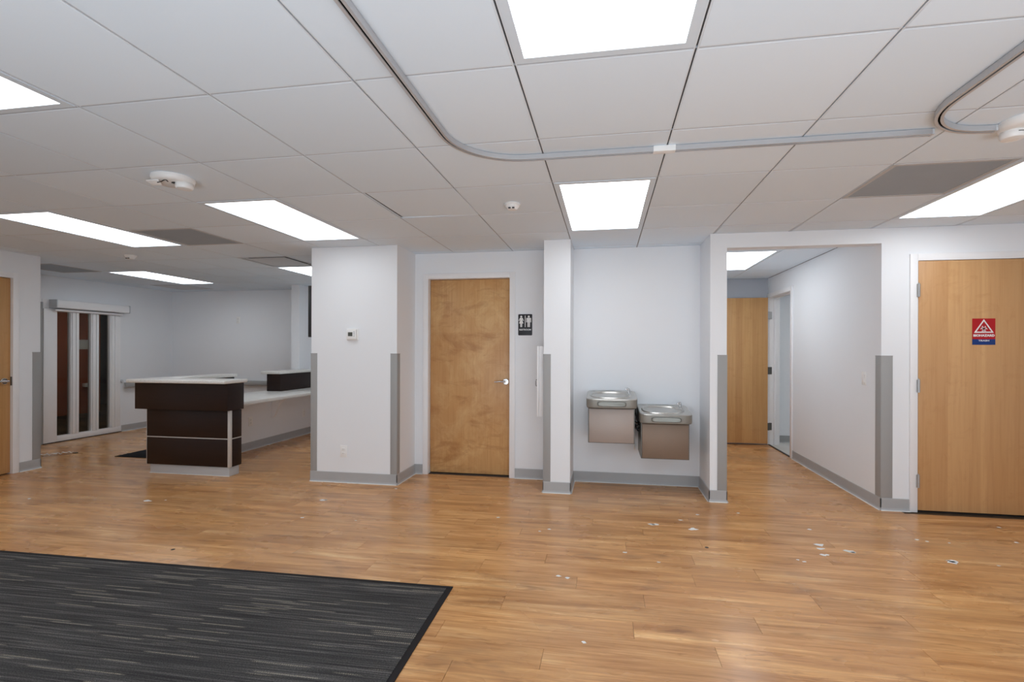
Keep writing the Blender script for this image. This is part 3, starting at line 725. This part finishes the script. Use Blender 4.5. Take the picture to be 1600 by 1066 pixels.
for z, mt in ((1.772, 'hinge_steel'), (1.017, 'hinge_dark'), (.253, 'hinge_dark')):
    part('hinge', MB().box(2.172, 2.2, 7.150, 7.156, z - .05, z + .05).box(2.2, 2.238, 7.178, 7.184, z - .05, z + .05).lathe([(.0075, -.05), (.0075, .05)], (2.180, 7.166, z), seg=10), mt, lf4)
part('strike_plate', MB().box(2.225, 2.26, 6.361, 6.3635, .93, 1.03), 'hinge_dark', d4)
part('threshold', MB().box(2.194, 2.216, 6.362, 7.183, .0005, .008), 'threshold', d4)

# sliding glass door unit on the far left wall
d2 = thing('door_2', (-7.45, 5.94, 0), 'white sliding door with three narrow glass panes under a header box', 'door', kind='structure')
X = -7.45
mb = MB()
mb.box(X - .05, X + .02, 5.412, 5.577, .012, 1.83)           # wide left stile
mb.box(X - .05, X + .02, 5.577, 6.475, .012, .088)           # bottom rail
mb.box(X - .05, X + .02, 5.577, 6.475, 1.802, 1.83)
mb.box(X - .05, X + .004, 5.405, 6.48, 1.83, 1.96)
part('fixed_frame', mb, 'frame_white', d2, .003)
for (ya, yb) in ((5.753, 5.864), (6.032, 6.142), (6.313, 6.42)):
    yc = (ya + yb) / 2
    part('stile', MB().box(X - .045, X + .016, ya, yb, .088, 1.802), 'frame_white', d2, .003)
    part('stile_bead', MB().box(X + .016, X + .030, ya + .012, yc - .004, .09, 1.80).box(X + .016, X + .030, yc + .01, yb - .01, .09, 1.80), 'frame_white', d2, .003)
part('stile', MB().box(X - .045, X + .012, 6.42, 6.475, .088, 1.802), 'frame_white', d2, .003)
for (ya, yb) in ((5.577, 5.753), (5.864, 6.032), (6.142, 6.313)):
    part('glass_pane', MB().box(X - .025, X - .019, ya, yb, .088, 1.802), 'glass', d2, label='dark tinted glass pane')
hd = part('header_box', MB().box(X, X + .13, 5.50, 6.52, 1.845, 1.955), 'frame_white', d2, .012)
part('end_cap', MB().box(X, X + .134, 5.486, 5.502, 1.842, 1.958).box(X, X + .134, 6.518, 6.53, 1.842, 1.958), 'frame_grey', hd, .004)
part('header_rail', MB().box(X, X + .07, 5.52, 6.46, 1.806, 1.830), 'frame_white', d2, .003)
part('side_channel', MB().box(X, X + .03, 5.335, 5.365, .004, 1.915).box(X, X + .012, 5.365, 5.41, .004, 1.915), 'guard_grey', d2, .002, label='grey vertical side channel left of the door')
part('floor_track', MB().box(X - .03, X + .025, 5.41, 6.48, .0005, .010), 'threshold', d2, label='dark floor track')
part('push_button', MB().lathe([(.022, 0), (.022, .018), (.016, .026), (.001, .027)], (X, 6.495, .79), 'x', 16), 'frame_grey', d2, smooth=True)
# room behind the glass
tag(single('paper_notice', MB().box(-10.30, -10.297, 8.105, 8.30, 1.28, 1.47), 'paper', 'x', 'x'), 'white paper notice on the brown wall behind the middle glass pane', 'notice')
single('wall_handrail', MB().box(-10.30, -10.22, 8.18, 8.42, .525, .60), 'paper', 'short pale ledge on the brown wall behind the middle glass pane', 'handrail', bevel=.01)

# ------------------------------------------------------------------ handrails behind the counter
def rail(p0, p1, n, label):
    p0, p1, n = Vector(p0), Vector(p1), Vector(n)
    r = thing('wall_handrail', tuple((p0 + p1) / 2), label, 'handrail', 'grey wall handrails')
    prof = [(.045, -.045), (.072, -.04), (.08, -.02), (.08, .02), (.07, .035), (.05, .04), (.04, .03)]
    up = Vector((0, 0, 1)); mb = MB()
    mb.loft([[p + n * a + up * b for a, b in prof] for p in (p0, p1)])
    part('grip', mb, 'guard_grey', r, .002)
    d = (p1 - p0).normalized(); L = (p1 - p0).length
    for k in range(int(L / .7) + 1):
        c = p0 + d * (.08 + k * (L - .16) / max(1, int(L / .7)))
        part('bracket', MB().loft([[c + n * a + up * b + d * e for (b, e) in ((-.03, -.03), (-.03, .03), (.03, .03), (.03, -.03))] for a in (0, .046)]), 'guard_grey', r)
rail((-7.45, 6.505, .725), (-7.45, 7.30, .725), (1, 0, 0), 'grey handrail on the far left wall, right of the sliding glass door')
rail((-7.36, 7.40, .725), (-4.82, 7.40, .725), (0, -1, 0), 'long grey handrail along the back wall behind the counter')

# ------------------------------------------------------------------ reception counter
DW = 'dark_wood'
st = thing('reception_counter', (-4.24, 4.46, 0), 'dark brown wood reception counter end with pale stone top left of the column', 'counter')
part('kick_base', MB().box(-4.68, -3.752, 4.395, 4.53, 0, .095), 'kick_grey', st, .002, label='grey kick base')
part('caulk_bead', MB().box(-4.684, -3.748, 4.391, 4.395, 0, .006), 'caulk', st)
part('lower_panel', MB().box(-4.70, -3.753, 4.375, 4.39, .097, .376), DW, st, .001)
part('middle_panel', MB().box(-4.70, -3.753, 4.375, 4.39, .387, .665), DW, st, .001)
part('end_panel', MB().box(-3.741, -3.728, 4.402, 4.535, .097, .376).box(-3.741, -3.728, 4.402, 4.535, .387, .665), DW, st, .001)
part('carcass', MB().box(-4.695, -3.742, 4.391, 4.534, .096, .67), DW, st)
part('corner_strip', MB().box(-3.751, -3.7245, 4.371, 4.391, .097, .668).box(-3.742, -3.7245, 4.391, 4.400, .097, .668), 'strip_alu', st, .001, label='pale metal corner strip')
part('metal_strip', MB().box(-4.702, -3.752, 4.372, 4.39, .3775, .3855).box(-3.741, -3.726, 4.401, 4.536, .3775, .3855), 'strip_alu', st, label='thin pale metal strip')
part('edge_strip', MB().box(-4.704, -4.7, 4.374, 4.40, .097, .665), 'strip_alu', st)
part('upper_box', MB().box(-4.79, -3.71, 4.322, 4.545, .672, .944), DW, st, .0015)
part('stone_top', MB().box(-4.825, -3.688, 4.252, 4.575, .9445, .980), 'quartz', st, .010, seg=3, label='pale speckled stone top')
lf_ = thing('counter_ledge', (-4.68, 5.0, .70), 'dark wood ledge box with pale stone top running back from the counter end', 'counter')
part('box', MB().box(-4.79, -4.575, 4.581, 5.44, .7005, .944), DW, lf_, .0015)
part('stone_top', MB().box(-4.825, -4.545, 4.576, 5.46, .9445, .980), 'quartz', lf_, .008, label='pale speckled stone top')
# low knee wall with worktop
kn = struct('wall_knee', MB().box(-4.585, -4.5, 4.58, 7.40, 0, .655), WP, 'low white wall carrying the counter worktop')
bb('baseboard_knee', (-4.5, 4.58), (-4.5, 7.40), (1, 0), 'grey cove base along the low wall under the worktop')
part('outer_panel', MB().box(-4.70, -4.5855, 4.582, 7.395, 0, .655), DW, kn, label='dark wood cladding on the outer side')
wk = thing('worktop', (-4.35, 5.9, .66), 'pale stone worktop on the low white wall behind the reception counter', 'worktop')
part('slab', MB().box(-4.80, -4.0, 4.58, 7.395, .656, .70), 'quartz', wk, .008, label='pale speckled stone slab')
crv = [(-4.5, .6555), (-4.22, .6555), (-4.225, .642), (-4.29, .622), (-4.36, .58), (-4.40, .52), (-4.425, .45), (-4.455, .385), (-4.48, .355), (-4.5, .36)]
single('support_bracket', MB().prism(crv, lambda a, b, d: (a, d, b), 6.028, 6.072), 'frame_white', 'white curved bracket under the front of the stone worktop', 'bracket', bevel=.003)
lg = thing('counter_ledge', (-4.6, 6.8, .70), 'raised dark wood ledge box with pale stone top standing on the worktop', 'counter')
part('box', MB().box(-4.715, -4.5, 6.22, 7.39, .7005, .944), DW, lg, .0015)
part('stone_top', MB().box(-4.755, -4.46, 6.14, 7.39, .9445, .980), 'quartz', lg, .008, label='pale stone top')

# ------------------------------------------------------------------ wall plates
def outlet(p, n, label, w=.07, h=.115, kind='outlet'):
    """p: centre on wall; n: 2D outward normal"""
    p = Vector(p); n = Vector(n); s = Vector((0, 0, 1)).cross(n); up = Vector((0, 0, 1))
    def bx(a, b, hw, hh, d0, d1):
        c = p + s * a + up * b; m = MB()
        m.loft([[c + n * d + s * (sx * hw) + up * (sz * hh) for sx, sz in ((-1, -1), (1, -1), (1, 1), (-1, 1))] for d in (d0, d1)]); return m
    r = thing('wall_outlet' if kind == 'outlet' else 'light_switch', tuple(p), label, 'outlet' if kind == 'outlet' else 'switch')
    part('cover_plate', bx(0, 0, w / 2, h / 2, 0, .005), 'plastic_white', r, .0015)
    if kind == 'outlet':
        for b in (-.02, .02):
            soc = part('socket', bx(0, b, .0165, .014, .005, .008), 'plastic_white', r, .001)
            m = bx(-.006, b + .002, .0012, .0045, .008, .0085); q = bx(.006, b + .002, .0012, .0045, .008, .0085)
            k = len(m.v); m.v += q.v; m.f += [tuple(i + k for i in f) for f in q.f]
            part('slot', m, 'hinge_dark', soc)
    else:
        part('rocker', bx(0, 0, .017, .033, .005, .009), 'plastic_white', r, .0015)
    return r
outlet((-2.504, 4.40, .302), (0, -1, 0), 'white wall outlet low on the wide column')
outlet((-4.5, 5.63, .36), (1, 0, 0), 'white outlet on the low wall under the worktop, left of the bracket')
outlet((-4.5, 6.75, .33), (1, 0, 0), 'white outlet on the low wall under the worktop, right of the bracket')
outlet((-6.15, 7.40, 1.783), (0, -1, 0), 'white outlet plate high on the pale back wall')
outlet((2.2, 4.665, 1.054), (-1, 0, 0), 'white light switch on the corridor right wall', kind='switch')
# thermostat
th = thing('thermostat', (-2.41, 4.40, 1.43), 'white thermostat with small grey display on the wide column', 'thermostat')
part('back_plate', MB().box(-2.472, -2.352, 4.392, 4.40, 1.378, 1.490), 'plastic_white', th, .002)
part('body', MB().box(-2.460, -2.365, 4.366, 4.392, 1.386, 1.482), 'plastic_white', th, .004)
part('display', MB().box(-2.444, -2.398, 4.3645, 4.367, 1.417, 1.455), 'lcd', th, label='dark grey display')
for z in (1.42, 1.44, 1.458): part('button', MB().box(-2.389, -2.375, 4.363, 4.367, z - .006, z + .006), 'frame_grey', th, .001)
# fold-down wall desk on the pillar
fd = thing('wall_desk', (-.59, 4.62, .677), 'slim white fold-down wall desk on the left side of the slim pillar', 'wall desk')
part('case', MB().box(-.606, -.555, 4.47, 4.83, .677, 1.324), 'frame_white', fd, .003)
part('flap', MB().box(-.625, -.608, 4.47, 4.83, .677, 1.324), 'frame_white', fd, .003)
part('pull_handle', MB().tube([(-.625, 4.50, .955), (-.637, 4.50, .957), (-.640, 4.50, .97), (-.640, 4.50, 1.0), (-.637, 4.50, 1.013), (-.625, 4.50, 1.015)], .003, 8), 'hinge_dark', fd, smooth=True, label='dark pull handle')
# wall mounted television on the hidden side of the column
tv = thing('television', (-2.93, 5.02, 1.41), 'flat black television mounted on the left side of the wide column', 'television')
part('mount', MB().box(-2.945, -2.85, 4.9, 5.14, 1.56, 1.80), 'black_plastic', tv, .003)
part('casing', MB().box(-2.992, -2.945, 4.56, 5.48, 1.414, 1.938), 'black_plastic', tv, .004)
part('screen', MB().box(-2.996, -2.992, 4.575, 5.465, 1.43, 1.925), 'lcd', tv)

# ------------------------------------------------------------------ drinking fountains
def fountain(x0, zb, panel, label):
    """x0: left edge; zb: height of back edge of the basin top"""
    Wd = .450; x1 = x0 + Wd; cx = (x0 + x1) / 2; yb, yf = 4.85, 4.395
    r = thing('drinking_fountain', (cx, yb, zb - .445), label, 'drinking fountain', 'stainless drinking fountains')
    N = 72
    def outline(inset, rad, z_off, flat=None):
        """rounded rectangle with a gently bowed front; returns ring of N points"""
        hw, y0, y1 = Wd / 2 - inset, yf + inset, yb
        pts = []
        for i in range(N):
            a = 2 * math.pi * i / N; c, s = math.cos(a), math.sin(a)
            k = 11.0                                 # superellipse
            q = (abs(c) ** k + abs(s) ** k) ** (-1 / k)
            X_, Y_ = c * q, s * q
            yy = (y0 + y1) / 2 + Y_ * (y1 - y0) / 2
            if Y_ < 0: yy += .012 * (abs(X_) ** 2) * (-Y_)
            t = (yb - yy) / (yb - yf)
            z = flat if flat is not None else zb - .040 * t ** 1.2 + z_off
            pts.append((cx + X_ * hw, yy, z))
        return pts
    def oval(rx, ry, dz, yc=4.600):
        pts = []
        for i in range(N):
            a = 2 * math.pi * i / N; c, s = math.cos(a), math.sin(a)
            k = 2.6; q = (abs(c) ** k + abs(s) ** k) ** (-1 / k)
            yy = yc + s * q * ry; t = (yb - yy) / (yb - yf)
            pts.append((cx - .012 + c * q * rx, yy, zb - .040 * t ** 1.2 + dz))
        return pts
    zbot = zb - .122
    ap = part('apron', MB().loft([outline(.010, 0, 0, zbot), outline(0.002, 0, 0, zbot + .006), outline(0, 0, 0, zbot + .02), outline(0, 0, -.006)], caps=False), 'pewter', r, smooth=True, label='dull pewter grey apron')
    part('basin', MB().loft([outline(0, 0, -.006), outline(.003, 0, -.001), outline(.010, 0, .001), outline(.022, 0, 0), oval(.186, .165, -.001), oval(.180, .160, .007), oval(.172, .152, .004), oval(.162, .143, -.016), oval(.145, .126, -.032), oval(.09, .08, -.042), oval(.012, .012, -.046)], caps=True), 'brushed_steel', r, smooth=True)
    part('drain', MB().lathe([(.022, 0), (.020, .003), (.001, .004)], (cx - .012, 4.600, zb - .0615), seg=16), 'chrome', r, smooth=True)
    # push bar: rounded plate with a recessed edge
    pbz = zb - .082; hw, hh = .122, .021
    ring = lambda k, y_: [(cx + math.copysign(max(0, abs(math.cos(t)) ** .35), math.cos(t)) * hw * k, y_, pbz + math.copysign(abs(math.sin(t)) ** .6, math.sin(t)) * hh * (k if k >= 1 else k - .12)) for t in [2 * math.pi * i / 40 for i in range(40)]]
    part('bar_surround', MB().loft([ring(1.045, yf + .004), ring(1.045, yf - .003), ring(1.0, yf - .004)]), 'hinge_dark', r, smooth=True, label='dark joint around the push bar')
    part('push_bar', MB().loft([ring(1, yf + .002), ring(1, yf - .008), ring(.97, yf - .012), ring(.95, yf - .010)]), 'pewter_light', r, smooth=True, label='rounded pewter push bar')
    # bubbler
    bx_, by_ = cx + .158, 4.70; z0 = zb - .022
    bu = part('bubbler', MB().lathe([(.020, -.002), (.020, .006), (.012, .010), (.010, .022), (.012, .026)], (bx_, by_, z0), seg=18), 'chrome', r, smooth=True, label='chrome bubbler')
    part('spout', MB().tube([(bx_, by_, z0 + .02), (bx_ - .002, by_, z0 + .038), (bx_ - .010, by_ - .004, z0 + .050), (bx_ - .022, by_ - .008, z0 + .054), (bx_ - .030, by_ - .010, z0 + .050)], [.008, .008, .0085, .009, .007], 10), 'chrome', bu, smooth=True)
    part('guard', MB().tube([(bx_ + .012, by_ + .012, z0 + .004), (bx_ + .012, by_ + .012, z0 + .045), (bx_ + .002, by_ + .010, z0 + .062), (bx_ - .014, by_ + .004, z0 + .060)], .0045, 8), 'chrome', bu, smooth=True)
    # cabinet body
    zt, z0b = zbot - .003, zb - .440
    bl, br = x0 + .016, x1 - .022
    part('shadow_gap', MB().box(bl + .006, br - .006, 4.47, 4.846, zt - .002, zbot + .012), 'black_plastic', r)
    part('cabinet', MB().box(bl, br, 4.462, 4.848, z0b, zt), 'pewter', r, .003)
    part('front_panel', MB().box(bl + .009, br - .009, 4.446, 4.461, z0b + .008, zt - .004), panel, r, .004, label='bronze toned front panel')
    part('side_seam', MB().box(bl + .002, br - .002, 4.461, 4.463, z0b + .002, zt - .001), 'hinge_dark', r)
    return r
fountain(-.173, .895, 'panel_lit', 'left, higher wall-mounted drinking fountain with pinkish bronze panel in lit tone in the alcove')
fountain(.293, .770, 'panel_shaded', 'right, lower wall-mounted drinking fountain with bronze brown panel in shaded tone in the alcove')
hs = thing('supply_hoses', (.28, 4.82, .52), 'tangle of black supply hoses on the wall between the two drinking fountains', 'hose')
for k, z in enumerate((.63, .605, .575)):
    part('hose', MB().tube([(.2575, 4.66, z), (.266, 4.62, z + .004), (.282, 4.615, z - .006), (.3065, 4.65, z - .002)], .006, 8), 'hose_black', hs, smooth=True)
part('hose', MB().tube([(.268, 4.66, .76), (.272, 4.63, .70), (.290, 4.62, .65), (.298, 4.65, .60)], .008, 8), 'hose_black', hs, smooth=True)
part('hose', MB().tube([(.262, 4.66, .60), (.275, 4.62, .585), (.290, 4.62, .555), (.30, 4.65, .545)], .007, 8), 'hose_black', hs, smooth=True)
part('power_cord', MB().tube([(.272, 4.842, .56), (.268, 4.838, .42), (.272, 4.84, .33)], .007, 8), 'plastic_white', hs, smooth=True, label='white cord')

# ------------------------------------------------------------------ signs
rs = thing('restroom_sign', (-.798, 4.85, 1.436), 'black restroom sign with white woman and man symbols beside the birch door', 'sign')
x0, x1, z0, z1, yf = -.869, -.727, 1.436, 1.648, 4.846
def rrect(x0, x1, z0, z1, r, n=5):
    p = []
    for cx, cz, a0 in ((x1 - r, z1 - r, 0), (x0 + r, z1 - r, 90), (x0 + r, z0 + r, 180), (x1 - r, z0 + r, 270)):
        p += [(cx + r * math.cos(R(a0 + 90 * i / n)), cz + r * math.sin(R(a0 + 90 * i / n))) for i in range(n + 1)]
    return p
XZ = lambda a, b, d: (a, d, b)
part('plate', MB().prism(rrect(x0, x1, z0, z1, .009), XZ, 4.85, yf), 'sign_black', rs, .0008)
def picto(name, polys, head):
    m = MB()
    m.lathe([(.0105, 0), (.0105, -.0012)], (head[0], yf, head[1]), 'y', 18)
    for p in polys: m.prism(p, XZ, yf, yf - .0012)
    part(name, m, 'sign_white', rs)
wx = -.838; mx = -.762
picto('woman_symbol', [[(wx - .014, 1.611), (wx + .014, 1.611), (wx + .012, 1.585), (wx + .022, 1.555), (wx - .022, 1.555), (wx - .012, 1.585)],
                       [(wx - .014, 1.611), (wx - .011, 1.600), (wx - .021, 1.580), (wx - .026, 1.583)], [(wx + .014, 1.611), (wx + .026, 1.583), (wx + .021, 1.580), (wx + .011, 1.600)],
                       [(wx - .010, 1.555), (wx - .001, 1.555), (wx - .001, 1.519), (wx - .009, 1.519)], [(wx + .001, 1.555), (wx + .010, 1.555), (wx + .009, 1.519), (wx + .001, 1.519)]], (wx, 1.623))
picto('man_symbol', [[(mx - .016, 1.611), (mx + .016, 1.611), (mx + .014, 1.566), (mx - .014, 1.566)],
                     [(mx - .024, 1.609), (mx - .0165, 1.611), (mx - .0165, 1.566), (mx - .024, 1.566)], [(mx + .0165, 1.611), (mx + .024, 1.609), (mx + .024, 1.566), (mx + .0165, 1.566)],
                     [(mx - .013, 1.566), (mx - .0015, 1.566), (mx - .002, 1.519), (mx - .012, 1.519)], [(mx + .0015, 1.566), (mx + .013, 1.566), (mx + .012, 1.519), (mx + .002, 1.519)]], (mx, 1.623))
part('divider', MB().box(-.8015, -.7945, yf - .0012, yf, 1.519, 1.634), 'sign_white', rs)
text_on_front('lettering', 'RESTROOM', .022, -.798, yf - .0006, 1.492, 'sign_white', rs, .118, .0006)
br_ = MB()
for i in range(9):
    for k in range(2):
        if (i * 7 + k * 3) % 4: br_.box(-.853 + i * .0125, -.849 + i * .0125, yf - .001, yf, 1.458 + k * .008, 1.462 + k * .008)
part('braille_dots', br_, 'sign_black', rs)
bs = thing('biohazard_sign', (2.917, 4.388, 1.343), 'red and blue biohazard sign stuck on the maple door', 'sign')
x0, x1, z0, z1, yf = 2.838, 2.996, 1.340, 1.546, 4.386
part('blue_band', MB().box(x0, x1, yf, 4.388, z0, 1.384), 'sign_blue', bs)
part('red_plate', MB().box(x0, x1, yf, 4.388, 1.384, z1), 'sign_red', bs)
yt = yf - .0008; cx = (x0 + x1) / 2
def ringpoly(m, outer, inner):
    n = len(outer)
    for i in range(n):
        j = (i + 1) % n; m.prism([outer[i], outer[j], inner[j], inner[i]], XZ, yf, yt)
tri = MB()
A = [(cx, 1.541), (cx + .068, 1.434), (cx - .068, 1.434)]
c0 = (cx, 1.434 + (1.541 - 1.434) * .36)
B = [(c0[0] + (p[0] - c0[0]) * .76, c0[1] + (p[1] - c0[1]) * .76) for p in A]
ringpoly(tri, A, B); part('triangle_border', tri, 'sign_white', bs)
bio = MB(); bc = (cx, 1.466)
def annulus(m, c, ro, ri, a0, a1, n=14):
    for i in range(n):
        t0, t1 = R(a0 + (a1 - a0) * i / n), R(a0 + (a1 - a0) * (i + 1) / n)
        P = lambda r, t: (c[0] + r * math.cos(t), c[1] + r * math.sin(t))
        m.prism([P(ro, t0), P(ro, t1), P(ri, t1), P(ri, t0)], XZ, yf, yt)
for a in (90, 210, 330):
    c = (bc[0] + .0125 * math.cos(R(a)), bc[1] + .0125 * math.sin(R(a)))
    annulus(bio, c, .0135, .0085, a + 40, a + 320)
annulus(bio, bc, .0125, .0098, 0, 360, 20)
annulus(bio, bc, .0048, .0018, 0, 360, 10)
part('biohazard_symbol', bio, 'sign_white', bs)
text_on_front('lettering', 'BIOHAZARD', .024, cx, yt, 1.412, 'sign_white', bs, .146, .0012)
text_on_front('lettering', 'TRASH', .016, cx, yt, 1.372, 'sign_white', bs, .074, .0004)

# ------------------------------------------------------------------ rug, mat, tape scrap
rg = thing('entrance_rug', (-2.7, 1.55, 0), 'large charcoal entrance rug with pale dashed lines on the wood floor', 'rug')
rg.rotation_euler = (0, 0, R(.7))
hw, hd = 1.90, .985
ob = lambda name, mb, mat, bev=0: obj(name, mb.mesh(name, bev), mat, rg, tuple(rg.location))
pile = MB().box(-hw + .03, hw - .03, -hd + .03, hd - .03, 0, .008)
ob('pile', pile, 'rug_pile')
bd = MB()
for bx in ((-hw, hw, -hd, -hd + .03), (-hw, hw, hd - .03, hd), (-hw, -hw + .03, -hd + .03, hd - .03), (hw - .03, hw, -hd + .03, hd - .03)): bd.box(*bx, 0, .006)
o = ob('binding', bd, 'rug_binding', .002); o['label'] = 'dark edge binding'
single('floor_mat', MB().box(-5.785, -4.86, 4.965, 6.4, 0, .006), 'mat_black', 'plain black floor mat behind the reception counter', 'mat', bevel=.002)
# crumpled strip of silver tape
tp = MB(); n = 16; p0, p1 = Vector((-6.66, 4.80)), Vector((-6.47, 5.04)); d = (p1 - p0).normalized(); s = Vector((-d.y, d.x)); rings = []
for i in range(n + 1):
    p = p0 + (p1 - p0) * i / n; wv = .026 + .010 * math.sin(i * 2.1) ; z = .006 + .022 * abs(math.sin(i * 1.25))
    rings.append([(p.x - s.x * wv, p.y - s.y * wv, z), (p.x, p.y, z + .006 * math.sin(i * .9 + 1) ** 2), (p.x + s.x * wv, p.y + s.y * wv, z - .003), (p.x, p.y, z - .003)])
t_ = thing('tape_scrap', (-6.565, 4.92, 0), 'crumpled silver grey strip of tape on the floor by the left wall corner', 'tape')
part('strip', MB().loft(rings), 'tape', t_)
k = MB().loft([[(a + .0, b, c - .0005) for a, b, c in r] for r in rings[:3]]); k2 = MB()
part('dark_end', MB().box(-6.69, -6.655, 4.78, 4.805, .0005, .008), 'black_plastic', t_, .002, label='black end of the strip')
part('dark_end', MB().box(-6.475, -6.43, 5.035, 5.065, .0005, .008), 'black_plastic', t_, .002, label='black end of the strip')
